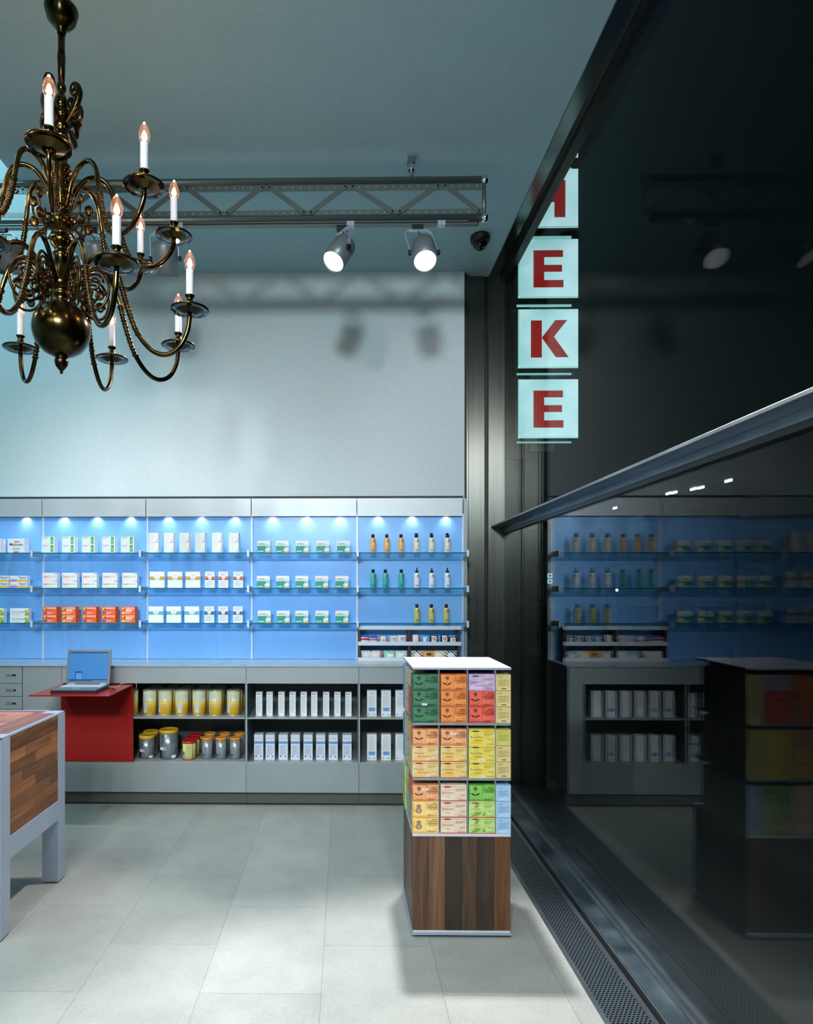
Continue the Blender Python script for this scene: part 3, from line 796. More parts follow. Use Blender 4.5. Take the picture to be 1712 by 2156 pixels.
# cans
def can_mat(c1, c2, zmid, zw, lbl=None):
    m, nt, b, N, L = new_mat('can_label')
    tc = N.new('ShaderNodeTexCoord'); sx = N.new('ShaderNodeSeparateXYZ'); L.new(tc.outputs['Object'], sx.inputs[0])
    mr = N.new('ShaderNodeMapRange'); mr.inputs['From Min'].default_value = zmid-zw; mr.inputs['From Max'].default_value = zmid+zw
    L.new(sx.outputs[2], mr.inputs['Value'])
    r = N.new('ShaderNodeValToRGB'); r.color_ramp.elements[0].color = lin(c1); r.color_ramp.elements[1].color = lin(c2)
    L.new(mr.outputs['Result'], r.inputs['Fac']); L.new(r.outputs['Color'], b.inputs['Base Color'])
    b.inputs['Roughness'].default_value = .35
    return m
def wrap(m, r, a0, a1, z0, z1, mt, off=.0006, n=8):
    """patch on the can's surface, angle measured from the front (-y), positive to the right"""
    for k in range(n):
        A, B = a0+(a1-a0)*k/n, a0+(a1-a0)*(k+1)/n; R = r+off
        m.face([(R*math.sin(A), -R*math.cos(A), z0), (R*math.sin(B), -R*math.cos(B), z0), (R*math.sin(B), -R*math.cos(B), z1), (R*math.sin(A), -R*math.cos(A), z1)], mt, True)
def yellow_can(ang):
    t = thing('powder_can', (0, 0, 0), 'x x x x', 'can'); r, h = pw(13.8, YG+.05), pw(52, YG)
    m = MB(); m.lathe([(0, 0), (r, 0), (r, h), (0, h)], can_mat((246, 190, 40), (230, 226, 168), h*.5, h*.22), seg=32)
    a = ang
    wrap(m, r, a-.9, a-.25, h*.12, h*.5, M((214, 220, 228), .4)); wrap(m, r, a-.15, a+.1, h*.62, h*.84, M((200, 208, 220), .4)); wrap(m, r, a+.2, a+.8, h*.7, h*.84, M((200, 208, 220), .4))
    wrap(m, r, a-.9, a-.2, h*.62, h*.84, M((206, 212, 222), .4))
    for q in range(6): wrap(m, r, a+.0, a+.7, h*(.12+q*.06), h*(.135+q*.06), M((190, 150, 30), .5), n=4)
    for q in range(3): wrap(m, r, a-.75+q*.2, a-.72+q*.2, h*.14, h*.48, GREYT, .0009, 1)
    wrap(m, r, a-.9, a+.3, h*.535, h*.585, M((222, 214, 90), .5))
    m.build('body', t)
    m = MB(); m.lathe([(r, h-.004), (r+.0018, h-.003), (r+.0018, h+.003), (r-.004, h+.003), (r-.005, h-.001), (0, h-.001)], ALU, seg=32); m.build('rim', t); m = MB(); m.lathe([(r, .004), (r+.0014, .003), (r+.0014, 0), (r, 0)], ALU, seg=32)
    m.build('rim', t)
    return t
cols = [(277, 0), (315.4, .1), (348.2, -.3), (382.9, .45), (419, .45), (453.7, -.6), (491.5, -.15)]
protos = {}
for i, (u, a) in enumerate(cols):
    for rr in range(3):
        if rr and i == 0: continue
        key = a if rr == 0 else 2.6
        if key in protos: t = copy_tree(protos[key])
        else: t = protos[key] = yellow_can(key)
        t.location = (px(u, YG+.05)+rr*.004*(-1)**i, YG+.052+rr*.107, ZM+.0004)
        tag(t, f'yellow milk powder can, {["front", "middle", "back"][rr]} row, {ordn(i, 7)} column', 'can', 'yellow powder cans')
def silver_can(r, h, lid, body, name='powder_can', kind=0):
    t = thing(name, (0, 0, 0), 'x x x x', 'can')
    m = MB(); m.lathe([(0, 0), (r, 0), (r, h), (0, h)], body, seg=32)
    if kind == 0:
        for q in range(8):
            aa = -.55+.07*(q % 4)+.03*random.uniform(-1, 1); zq = h*(.58+.05*q)
            if zq < h*.93: wrap(m, r, aa-.12, aa+.12, zq, zq+h*.022, BLK, n=3)
        wrap(m, r, -.85, -.05, h*.36, h*.46, WHITE); wrap(m, r, -.9, -.55, h*.06, h*.34, BLK); wrap(m, r, .55, 1.1, h*.05, h*.16, WHITE)
        m2 = [-.35, -.2]
        for q in m2: wrap(m, r, q, q+.1, h*.38, h*.44, BLK, .001, 1)
    elif kind == 1:
        wrap(m, r, -1.0, -.55, h*.3, h*.48, MBL); wrap(m, r, .75, .85, h*.06, h, M((150, 20, 20), .4)); wrap(m, r, -.3, .6, h*.2, h*.9, M((205, 200, 120), .5))
        for q in range(9): wrap(m, r, -.2, .5, h*(.25+.07*q), h*(.265+.07*q), M((150, 140, 70), .5), .001, 3)
    else:
        wrap(m, r, -.5, .35, h*.86, h*.95, M((190, 90, 40), .4)); wrap(m, r, -.2, .1, h*.88, h*.93, M((235, 210, 170), .4), .001)
        for q in range(10):
            aa = -.1+.09*math.sin(q*.8); wrap(m, r, aa-.035, aa+.035, h*(.22+.045*q), h*(.265+.045*q), BLK if q % 4 else M((150, 70, 30), .4), n=1)
        wrap(m, r, -.75, -.2, h*.2, h*.25, NAVY); wrap(m, r, .95, 1.2, h*.55, h*.6, ORG_)
    m.build('body', t)
    m = MB(); lt = .012 if kind != 0 else .02
    m.lathe([(r+.001, h-.004), (r+.003, h-.003), (r+.003, h+lt-.003), (r, h+lt), (r-.006, h+lt), (r-.009, h+lt-.003), (0, h+lt-.003)], lid, seg=32)
    m.build('lid', t)
    if kind == 1: m = MB(); m.lathe([(r+.001, .006), (r+.001, 0), (0, 0)], lid, seg=32); m.build('base_rim', t)
    return t
SILV = M((150, 158, 162), .3, .6); SILB = M((168, 174, 180), .32, .5)
YL = M((226, 176, 40), .4); OL = M((236, 150, 50), .4); RL = M((196, 30, 34), .4)
r3 = lambda x: 280+x*.146
def put(t, u, Y, label, g): t.location = (px(u, Y), Y, ZO0+.0004); tag(t, label, 'can', g)
c = silver_can(pw(16, 4.8), pw(43, 4.8), YL, SILV); put(c, r3(203), 4.80, 'medium silver can with yellow lid and black print', 'silver cans with yellow lids')
c2 = copy_tree(c); put(c2, r3(262), 4.93, 'silver can with yellow lid half hidden behind the front one', 'silver cans with yellow lids')
c = silver_can(pw(19, 4.8), pw(55, 4.8), YL, SILV); put(c, r3(517), 4.80, 'largest silver can with yellow lid on the lower shelf', 'silver cans with yellow lids')
c = silver_can(pw(13.7, 4.79), pw(35.5, 4.79), RL, M((214, 206, 130), .4), kind=1); put(c, r3(811), 4.77, 'small cream can with red lid in front', 'red lidded cans')
c2 = copy_tree(c); put(c2, r3(868), 4.88, 'red lidded can in the second row behind the cream one', 'red lidded cans')
c2 = copy_tree(c); put(c2, r3(905), 4.99, 'red lidded can at the back in shadow', 'red lidded cans')
c = silver_can(pw(11.2, 4.79), pw(42, 4.79), OL, SILB, kind=2); first = True
for rr in range(2):
    for i, v in enumerate(((1072, 1272, 1476), (1115, 1328, 1540))[rr]):
        t = c if first else copy_tree(c); first = False
        put(t, r3(v), (4.78, 4.92)[rr], f'silver drink can with orange lid, {["front", "back"][rr]} row, {ordn(i, 3)}', 'orange lidded cans')

# ------------------------------------------------------------------ red desk + laptop
desk = thing('red_desk', (-1.8, YC-.002, pz(1604, YC)), 'red lacquered fold-out desk hung on the counter front', 'desk')
ZD = pz(1440.5, YC, 200)
YD = 4.185
m = MB()
xa, xb = px(130, YC), px(281.3, YC)
m.box(xa, xb, YC-.012, YC-.002, pz(1604, YC), ZD, REDL); m.build('front_panel', desk, bevel=.001)
m = MB(); m.box(xa, xb, YD, YC-.012, ZD-.008, ZD, REDL); m.build('desk_top', desk, bevel=.001)
lap = thing('laptop', (px(154, 4.27)+.0, 4.27, ZD), 'open grey laptop with blue screen standing on the red desk', 'laptop')
LG = M((120, 128, 134), .4, .4); LD = M((26, 28, 32), .5)
x0, x1 = px(105.6, 4.265), px(203, 4.265); y0, y1 = 4.265, 4.515
m = MB(); m.box(x0, x1, y0, y1, ZD+.0005, ZD+.019, LD); m.box(x0+.003, x1-.003, y0+.004, y1-.003, ZD+.019, ZD+.0245, LG); m.build('base', lap, bevel=.002)
m = MB(); KM = M((196, 204, 212), .5)
for r_ in range(6):
    for c_ in range(15):
        kx = x0+.014+c_*(x1-x0-.028)/15; ky = y0+.115+r_*.0175
        m.box(kx, kx+(x1-x0-.028)/15-.0025, ky, ky+.0145, ZD+.0245, ZD+.0275, KM)
m.build('keyboard', lap)
m = MB(); m.box((x0+x1)/2-.035, (x0+x1)/2+.03, y0+.03, y0+.085, ZD+.0245, ZD+.0255, M((150, 158, 162), .35, .3)); m.build('touchpad', lap)
lean = .16; LH = .245
def lp(x, s, t): return Vector((x, y1-.012+math.sin(lean)*s - math.cos(lean)*t, ZD+.026+math.cos(lean)*s + math.sin(lean)*t))
def slab(m, xa, xb, s0, s1, t0, t1, mt):
    v = [lp(x, s, t) for t in (t0, t1) for x, s in ((xa, s0), (xb, s0), (xb, s1), (xa, s1))]
    bv = [m.bm.verts.new(q) for q in v]; i = m.mi(mt)
    for q in [(0, 1, 2, 3), (4, 5, 6, 7), (0, 1, 5, 4), (1, 2, 6, 5), (2, 3, 7, 6), (3, 0, 4, 7)]:
        f = m.bm.faces.new([bv[k] for k in q]); f.material_index = i
m = MB(); slab(m, x0, x1, 0, LH, -.012, 0, LG); lid = m.build('screen_lid', lap, bevel=.003)
SCB = M((52, 118, 176), .4, 0, .15, name='screen_blue'); SCD = M((20, 44, 84), .4, 0, .3)
m = MB(); slab(m, x0+.017, x1-.017, .022, LH-.016, 0, .001, SCB)
slab(m, x0+.017, x1-.017, .03, .036, .001, .0013, SCD); slab(m, x0+.017, x1-.017, LH-.026, LH-.018, .001, .0013, SCD)
slab(m, x0+.07, x0+.112, .035, .09, .0011, .0014, M((70, 130, 180), .4, 0, .3)); slab(m, x0+.07, x0+.112, .08, .09, .0014, .0016, SCD)
slab(m, x0+.065, x0+.07, .035, .09, .0012, .0015, SCD); slab(m, x0+.112, x0+.114, .035, .09, .0012, .0015, SCD)
slab(m, x0+.02, x0+.19, .022, .027, .0012, .0016, SCD)
m.build('screen', lid)
for xx in (x0+.045, x1-.045):
    m = MB(); m.box(xx-.024, xx+.024, y1-.016, y1-.001, ZD+.02, ZD+.034, ALU); m.build('hinge', lap, bevel=.002)
def cable(pts, r, mt, label):
    P_ = [Vector(p) for p in pts]; out = []
    for i in range(len(P_)-1):
        a, b_, c_, d_ = P_[max(i-1, 0)], P_[i], P_[i+1], P_[min(i+2, len(P_)-1)]
        for k in range(6):
            t = k/6; out.append(.5*((2*b_)+(-a+c_)*t+(2*a-5*b_+4*c_-d_)*t*t+(-a+3*b_-3*c_+d_)*t**3))
    out.append(P_[-1])
    m = MB(); m.tube(out, r, mt, 6); tag(m.build('cable'), label, 'cable', 'laptop cables')
cable([(x1, 4.49, ZD+.01), (x1+.06, 4.53, ZD+.004), (-1.62, 4.6, ZD+.012), (-1.56, 4.64, ZD+.018), (-1.525, 4.66, ZD+.006), (-1.53, 4.665, ZD-.03)], .002, M((190, 190, 185), .5), 'thin white laptop cable looping over the desk edge')
cable([(x1, 4.46, ZD+.008), (x1+.05, 4.45, ZD+.003), (-1.62, 4.44, ZD+.003), (-1.58, 4.40, ZD+.003)], .0018, BLACK, 'thin dark laptop cable lying on the red desk')

# ================================================================== WALNUT TABLE
XT = -1.555; TZ = .925; TY0, TY1 = 2.867, 3.534
tb = thing('counter_table', (-2.7, 3.2, 0), 'walnut block counter table in an aluminium frame, cut by the left edge', 'table')
TOPM = block_mat('walnut_top', (150, 92, 74), (196, 134, 108), 'X', 'Y', .34, .055, 'X')
TOPB = wood_mat('walnut_border', (104, 66, 56), (150, 100, 84), 'Y', .4)
PANM = block_mat('walnut_panel', (98, 60, 32), (162, 104, 56), 'Y', 'Z', .27, .056, 'Y')
FR = M((184, 195, 214), .38, .4, name='table_frame_metal')
XL = -3.9
m = MB()
m.box(XL+.09, XT-.14, TY0+.06, TY1-.06, TZ-.04, TZ-.0008, TOPM)
m.box(XT-.14, XT-.012, TY0+.012, TY1-.012, TZ-.04, TZ-.0008, TOPB)
m.box(XL+.09, XT-.14, TY0+.012, TY0+.06, TZ-.04, TZ-.0008, wood_mat('walnut_border_x', (104, 66, 56), (150, 100, 84), 'X', .4))
m.box(XL+.09, XT-.14, TY1-.06, TY1-.012, TZ-.04, TZ-.0008, wood_mat('walnut_border_y', (104, 66, 56), (150, 100, 84), 'X', .4))
m.build('table_top', tb)
m = MB()
m.box(XT-.012, XT, TY0+.083, TY1-.083, TZ-.012, TZ, FR); m.box(XL, XT, TY0, TY0+.012, TZ-.012, TZ, FR); m.box(XL, XT, TY1-.012, TY1, TZ-.012, TZ, FR)
m.box(XT-.03, XT, TY0+.083, TY1-.083, .344, .449, FR)
m.box(XL, XT-.09, TY0, TY0+.03, .344, .449, FR); m.box(XL, XT-.09, TY1-.03, TY1, .344, .449, FR)
m.build('frame', tb, bevel=.0012)
m = MB(); m.box(XT-.022, XT-.003, TY0+.083, TY1-.083, .449, TZ-.012, PANM); m.build('end_panel', tb)
m = MB(); m.box(XL+.09, XT-.09, TY0+.003, TY0+.022, .449, TZ-.012, PANM); m.build('front_panel', tb)
m = MB(); m.box(XL+.09, XT-.09, TY1-.022, TY1-.003, .449, TZ-.012, PANM); m.build('back_panel', tb)
for (xa, ya) in ((XT-.09, TY0), (XT-.09, TY1-.083), (XL, TY0), (XL, TY1-.083)):
    m = MB(); m.box(xa, xa+.09, ya, ya+.083, .006, TZ-(.0 if ya > TY0 and xa > XL else 0)-.0, FR)
    m.box(xa+.008, xa+.082, ya+.008, ya+.075, 0, .006, BLACK)
    R = Matrix.Rotation(PI/2, 4, 'X')
    m.lathe([(0, .002), (.006, .002), (.007, 0)], CHROME, (xa+.052, ya, .255), 12, R)
    m.build('leg', tb, bevel=.0015)

# ================================================================== TEA STAND
KX0, KX1, KY0, KY1 = px(868.3, 2.935), px(1076.2, 2.935), 2.935, 3.385
zk = lambda v: pz(v, KY0, 970)
st = thing('tea_stand', ((KX0+KX1)/2, (KY0+KY1)/2, 0), 'square display stand with walnut base and metal shelves full of tea', 'stand')
KM_ = M((150, 160, 172), .42, .35); KW = M((168, 172, 192), .5)
m = MB(); m.box(KX0+.001, KX1+.0, KY0-.004, KY1, zk(1410), zk(1405.2), KW); m.build('top_plate', st, bevel=.001)
ZL = [zk(1524.5), zk(1640.3), zk(1757.5)]
for i, (a, b) in enumerate(((1522.3, 1527.2), (1638, 1643.2), (1755.2, 1761))):
    m = MB(); m.box(KX0+.001, KX1-.002, KY0-.003, KY1, zk(b), zk(a), KM_ if i < 2 else ALUW); m.build('shelf', st, bevel=.001)
ztops = [zk(1410), zk(1527.2), zk(1643.2)]; zbots = [zk(1522.3), zk(1638), zk(1755.2)]
BW, BH, BD = .1185, .0738, .067
m = MB(); m.box(KX0+.075, KX1-.075, KY0+.075, KY1-.005, zbots[2], ztops[0], DARK)
m.build('core', st)
cx_ = [KX0+.0006+BW/2, px(955.3, KY0), px(1014.8, KY0)]
for k in range(3):
    for u in (924.4, 984.6, 1043.5):
        m = MB(); xx = px(u, KY0); m.box(xx-.0022, xx+.0022, KY0-.001, KY0+.073, zbots[k], ztops[k], KM_); m.build('divider', st)
    for q in (1, 2):
        yy = KY0+.0725+BW+(q-1)*.125+.0038
        m = MB(); m.box(KX0+.002, KX0+.072, yy-.0025, yy+.0025, zbots[k], ztops[k], KM_); m.build('divider', st)
        yy = KY0+.1225+.1255*(q-1); m = MB(); m.box(KX1-.0685, KX1-.002, yy-.0025, yy+.0025, zbots[k], ztops[k], KM_); m.build('divider', st)
# base of six planks
pl = [((70, 48, 36), (108, 74, 56)), ((88, 62, 42), (130, 92, 66)), ((38, 31, 24), (56, 43, 33)), ((48, 37, 29), (90, 66, 48)), ((48, 38, 30), (76, 58, 44)), ((86, 54, 32), (116, 74, 44))]
ze0, ze1 = zk(1960), zk(1762)
xs = [px(840+v*.1519, KY0+.004) for v in (188, 415, 640, 868, 1093, 1322, 1547)]
m = MB(); pm = [wood_mat('plank_%d' % i, a, b, 'Z', .45, 5.0 if i in (3,) else 3.0) for i, (a, b) in enumerate(pl)]
for i in range(6):
    m.box(xs[i]+.0006, xs[i+1]-.0006, KY0+.004, KY0+.02, ze0, ze1, pm[i])
    yy0 = KY0+.0206+i*(KY1-KY0-.024)/6
    for xq in (xs[0]+.0006, xs[6]-.0166):
        m.box(xq, xq+.016, yy0+.0006, yy0+(KY1-KY0-.024)/6-.0006, ze0, ze1, pm[(i*5+2) % 6])
m.box(xs[0]+.017, xs[6]-.017, KY1-.02, KY1-.004, ze0, ze1, pm[1])
m.build('plank_base', st)
m = MB(); m.box(KX0-.004, KX1+.002, KY0-.004, KY1, zk(1968.6), zk(1963), ALU); m.box(KX0+.004, KX1-.004, KY0+.0, KY1-.006, zk(1963), ze0, ALUW); m.build('base_rail', st, bevel=.001)
for xa in (KX0+.06, KX1-.06):
    for ya in (KY0+.06, KY1-.06):
        m = MB(); zt_ = zk(1968.6); R = Matrix.Rotation(PI/2, 4, 'Y')
        r_ = zt_/2*.92
        m.lathe([(0, -.01), (r_, -.01), (r_, .01), (0, .01)], BLACK, (xa, ya, r_), 16, R); m.box(xa-.014, xa+.014, ya-.014, ya+.014, r_, zt_, BLACK); m.build('caster', st)

# tea boxes
def tmat(name, c1, c2):
    return noise_mat(name, c1, c2, 16, .42, 0, lo=.4, hi=.6, detail=1)
def plant(c, dk):
    d = []
    cx, cz = .25, .78
    for a in range(5):
        an = a*2*PI/5+.5; d.append(('p', [(cx, cz), (cx+.05*math.cos(an-.5), cz+.09*math.sin(an-.5)), (cx+.10*math.cos(an), cz+.17*math.sin(an)), (cx+.05*math.cos(an+.5), cz+.09*math.sin(an+.5))], c if a % 2 else dk))
    d.append(('r', .245, .255, .22, .74, dk))
    for s in (1, -1):
        d.append(('p', [(.25, .36), (.25+s*.05, .34), (.25+s*.13, .40), (.25+s*.19, .50), (.25+s*.11, .49), (.25+s*.04, .44)], dk))
        d.append(('p', [(.25+s*.03, .38), (.25+s*.1, .40), (.25+s*.15, .47), (.25+s*.08, .45)], c))
    for q in range(12):
        a0, a1 = PI*1.08+q*PI*.84/12, PI*1.08+(q+.8)*PI*.84/12; R1, R2 = .15, .138
        d.append(('p', [(.25+R1*math.cos(a0), .34+R1*1.6*math.sin(a0)), (.25+R1*math.cos(a1), .34+R1*1.6*math.sin(a1)), (.25+R2*math.cos(a1), .34+R2*1.6*math.sin(a1)), (.25+R2*math.cos(a0), .34+R2*1.6*math.sin(a0))], dk))
    return d
def sticker(x, z): return [('r', x, x+.2, z, z+.13, WHITE), ('r', x+.03, x+.16, z+.05, z+.08, MBL)]
def well(c1, c2, inner, lines_, extra=[], motif=True, name='tea_box'):
    base = tmat('tea', c1, c2); dk = M([x*.28 for x in c1], .5)
    dk2 = M([x*.72 for x in c1], .5)
    d = [('r', .52, .98, .12, .5, M([min(255, x*1.04+6) for x in c2], .45)), ('r', .04, .5, .12, .95, M([min(255, x*1.02+4) for x in c2], .45))]
    d += plant(M(inner, .5), dk) if motif else [('r', .06, .08, .3, .8, dk2), ('e', .24, .42, .13, .18, dk2), ('e', .24, .68, .09, .13, dk2), ('e', .24, .42, .06, .09, M((150, 180, 220), .5))]
    d += [('r', 0, 1, 0, .018, dk2)]; d.append(('t', 'Sidroga', .93, .82, .105, dk, 'r', True, .3))
    for i, s in enumerate(lines_): d.append(('t', s, .95, .70-.12*i, .115, dk, 'r', True, .5))
    d += lines(.62, .95, .70-.12*len(lines_)+.06, 2, .05, dk2)
    d += [('t', 'SIDROGA', .84, .10, .12, dk, 'r', True, .26), ('e', .9, .15, .025, .04, dk), ('e', .9, .15, .013, .022, base), ('r', .8, .95, .27, .29, dk2)]
    side = [('t', 'Sidroga', .12, .82, .09, dk, 'l', True, .5)]+lines(.12, .85, .66, 6, .07, dk2, .4)+[('r', .35, .7, .1, .15, dk), ('r', 0, 1, 0, .022, dk2), ('r', 0, 1, .978, 1, dk2)]
    return product(name, 'tea box', BW, BH, BD, base, d+extra, side)
def classic(c1, c2, big, small, tc, oval, extra=[], bottom=True, leaf=None):
    base = tmat('tea', c1, c2); dk = M(tc, .5); dk2 = M([x*.75 for x in c1], .5)
    d = [('p', [(.05, .1), (.5, .08), (.55, .35), (.3, .45), (.05, .3)], M(c2, .45))]
    if leaf: d += [('p', [(.05, .05), (.25, .3), (.48, .32), (.35, .08)], M(leaf, .5)), ('p', [(.5, .1), (.6, .4), (.66, .1)], M(leaf, .5)), ('p', [(.2, .6), (.28, .85), (.42, .8), (.33, .6)], M(leaf, .5))]
    if big.startswith('Kr'):
        for q in range(20):
            a0, a1 = q*2*PI/20, (q+1)*2*PI/20; A, B_ = (.3, .3), (.28, .26)
            d.append(('p', [(.4+A[0]*math.cos(a0), .45+A[1]*math.sin(a0)), (.4+A[0]*math.cos(a1), .45+A[1]*math.sin(a1)), (.4+B_[0]*math.cos(a1), .45+B_[1]*math.sin(a1)), (.4+B_[0]*math.cos(a0), .45+B_[1]*math.sin(a0))], M([min(255, x*.93) for x in c2], .5)))
    d += [('r', 0, 1, .885, .90, M([x*.6 for x in oval], .5)), ('e', .26, .89, .15, .05, M(oval, .5)),
          ('t', 'Sidroga', .18, .66, .1, dk2, 'l', False, .2), ('t', big, .06, .46, .21, dk, 'l', False, .56), ('t', small, .22, .27, .16, dk, 'l', False, .5)]
    d += lines(.58, .95, .78, 3, .06, dk2, .5)+lines(.75, .95, .42, 2, .07, dk2, .4)
    d += [('t', 'Sidroga', .95, .1, .15, dk2, 'r', False, .28), ('r', .67, .95, .07, .085, dk)]
    if bottom: d.append(('r', 0, 1, 0, .045, RED))
    side = [('t', 'Sidroga', .12, .8, .1, dk, 'l', False, .6)]+lines(.12, .85, .66, 6, .07, dk2, .4)+[('r', 0, 1, 0, .022, dk2), ('r', 0, 1, .978, 1, dk2)]
    return product('tea_box', 'tea box', BW, BH, BD, base, d+extra, side)
T = {}
T['green'] = well((46, 92, 66), (74, 124, 88), (24, 62, 96), ['Wellness', 'Grüner Harmonie'])
T['greenS'] = well((46, 92, 66), (74, 124, 88), (24, 62, 96), ['Wellness', 'Grüner Harmonie'], sticker(.36, .08))
T['orange'] = well((212, 110, 50), (236, 142, 74), (160, 60, 50), ['Wellness', 'Hagebutten'])
T['pink'] = classic((196, 160, 196), (222, 196, 222), 'Leber-', 'Gallentee N', (60, 40, 70), (60, 70, 90), bottom=False)
T['red'] = well((200, 66, 50), (228, 100, 78), (120, 30, 24), ['Herz- und', 'Kreislauftee'])
T['salmon'] = well((220, 130, 76), (240, 168, 116), (170, 70, 50), ['Wellness', 'Rotbuschtee'])
T['salmonS'] = well((220, 130, 76), (240, 168, 116), (170, 70, 50), ['Wellness', 'Rotbuschtee'], sticker(.4, .66))
T['husten'] = classic((240, 214, 168), (244, 196, 110), 'Husten-', 'Bronchialtee N', (140, 50, 30), (150, 50, 40))
T['johannis'] = classic((244, 216, 150), (246, 190, 90), 'Johannis-', 'kraut', (90, 50, 30), (90, 70, 90))
T['kamille'] = classic((234, 222, 120), (242, 200, 60), 'Kamillen-', 'blüten', (70, 60, 30), (50, 90, 60), bottom=False)
T['kamilleS'] = classic((234, 222, 120), (242, 200, 60), 'Kamillen-', 'blüten', (70, 60, 30), (50, 90, 60), sticker(.36, .04), bottom=False)
T['kinder'] = well((240, 184, 90), (248, 206, 130), (220, 120, 70), ['Kinder- und', 'Säuglingstee'], motif=False)
T['krauter'] = classic((238, 206, 176), (244, 222, 198), 'Kräuter-', 'tee', (190, 60, 60), (180, 40, 40))
T['linde'] = well((96, 160, 62), (132, 190, 88), (24, 60, 80), ['Lindenblüten'])
T['linden'] = classic((206, 228, 150), (186, 214, 110), 'Linden-', 'blüten', (200, 60, 40), (190, 50, 40), leaf=(120, 180, 70))
T['tan'] = well((222, 196, 130), (230, 206, 146), (120, 90, 50), ['Wellness', 'Ingwer'])
T['olive'] = classic((206, 196, 96), (216, 204, 110), 'Fenchel', 'tee', (60, 60, 30), (90, 100, 40), bottom=False)
T['blue'] = classic((166, 200, 232), (184, 214, 240), 'Pfeffer-', 'minze', (30, 70, 130), (60, 110, 170), bottom=False)
T['slate'] = classic((120, 150, 190), (150, 176, 206), 'Nieren-', 'tee', (30, 50, 100), (60, 90, 150), bottom=False)
DESC = dict(green='dark green', greenS='price-stickered dark green', orange='orange', pink='lilac', red='red', salmon='salmon orange', salmonS='price-stickered salmon', husten='cream and amber', johannis='pale amber', kamille='yellow', kamilleS='price-stickered yellow',
            kinder='light orange', krauter='pale pink', linde='leaf green', linden='pale green', tan='tan', olive='olive yellow', blue='pale blue', slate='slate blue')
LAY = [  # [tier][column] = (top, middle, bottom)
    [('green', 'greenS', 'green'), ('orange',)*3, ('pink', 'red', 'red')],
    [('salmon', 'husten', 'husten'), ('salmonS', 'johannis', 'johannis'), ('kamille', 'kamilleS', 'kamilleS')],
    [('salmonS', 'kinder', 'kinder'), ('krauter',)*3, ('linde', 'linden', 'linden')]]
RAY = [[('tan',)*3, ('red',)*3, ('green',)*3], [('olive', 'tan', 'tan'), ('husten',)*3, ('kamille',)*3], [('blue',)*3, ('linden',)*3, ('krauter',)*3]]
LFY = [[('krauter', 'red', 'red'), ('johannis',)*3, ('slate',)*3], [('husten',)*3, ('kamille', 'tan', 'tan'), ('slate',)*3], [('red', 'slate', 'slate'), ('linden',)*3, ('linden',)*3]]
TN = ['top', 'middle', 'bottom']; CN = ['left', 'centre', 'right']; SN = ['topmost', 'middle', 'lowest']
for k in range(3):
    for c in range(3):
        for j in range(3):
            z = zbots[k]+(2-j)*(BH+.0004)+.0002
            key = LAY[k][c][j]
            place(T[key], (cx_[c]+random.uniform(-.0003, .0003), KY0+random.uniform(-.001, .002), z), f'{DESC[key]} tea box, {SN[j]} of the {CN[c]} stack on the {TN[k]} tier', 'tea box', 'tea boxes on the front of the stand')
            key = RAY[k][c][j]
            yy = KY0+.001+BW/2+c*.1255
            place(T[key], (KX1-.001, yy, z), f'{DESC[key]} tea box facing the window, {SN[j]}, {["nearest", "central", "farthest"][c]} stack, {TN[k]} tier', 'tea box', 'tea boxes facing the window', PI/2)
            key = LFY[k][c][j]
            yy = KY0+.0725+BW/2+c*.125
            place(T[key], (KX0+.002-.004*(c == 2), yy, z), f'{DESC[key]} tea box facing left, {SN[j]}, {["nearest", "central", "farthest"][c]} stack, {TN[k]} tier', 'tea box', 'tea boxes on the left side of the stand', -PI/2)

# ================================================================== TRUSS
YT = 3.788
truss = thing('lighting_truss', (0, YT, 3.76), 'grey metal lattice lighting truss hanging below the ceiling', 'truss')
zt1, zt0 = pz(382, YT, 725), pz(461, YT, 725)
XTR, XTL = px(1022, YT), -4.6
m = MB()
for zc_, s in ((zt1, -1), (zt0, 1)):
    R = Matrix.Rotation(PI/2, 4, 'Y'); r_ = .0215
    m.lathe([(0, XTL), (r_, XTL), (r_, XTR), (0, XTR)], TRUSSM, (0, YT, zc_), 20, R)
m.build('chord_tube', truss)
m = MB(); m.box(XTL, XTR-.02, YT-.004, YT+.004, zt1-.056, zt1-.018, TRUSSM); m.box(XTL, XTR-.02, YT-.004, YT+.004, zt0+.018, zt0+.052, TRUSSM)
rw = M((190, 220, 226), .4)
x_ = XTR-.05
while x_ > XTL+.05:
    for zc_ in (zt1-.036, zt0+.036):
        m.box(x_-.0025, x_+.0025, YT-.0048, YT-.004, zc_-.0025, zc_+.0025, rw)
    x_ -= .0495
m.build('perforated_flange', truss)
tp = [-305, -131, 42, 214.5, 387, 560.5, 735, 929]; bt = [-218, -45, 128, 302, 472, 647.5, 834, 1016]
def bar(x0, z0, x1, z1):
    m = MB(); d = Vector((x1-x0, 0, z1-z0)); L_ = d.length; d.normalize(); n = Vector((-d.z, 0, d.x)); hw = .0145
    a, b_ = Vector((x0, 0, z0)), Vector((x1, 0, z1)); pts = []
    for q in range(7):
        an = PI/2+q*PI/6; pts.append(a+(d*math.cos(an)+n*math.sin(an))*hw)
    for q in range(7):
        an = -PI/2+q*PI/6; pts.append(b_+(d*math.cos(an)+n*math.sin(an))*hw)
    m.prism([(p_.x, p_.z) for p_ in pts], YT-.012, YT-.006, TRUSSM)
    R = Matrix.Rotation(PI/2, 4, 'X')
    for p_ in (a, b_): m.lathe([(0, .005), (.006, .004), (.007, 0)], DKSTEEL, (p_.x, YT-.012, p_.z), 10, R)
    m.build('diagonal_brace', truss)
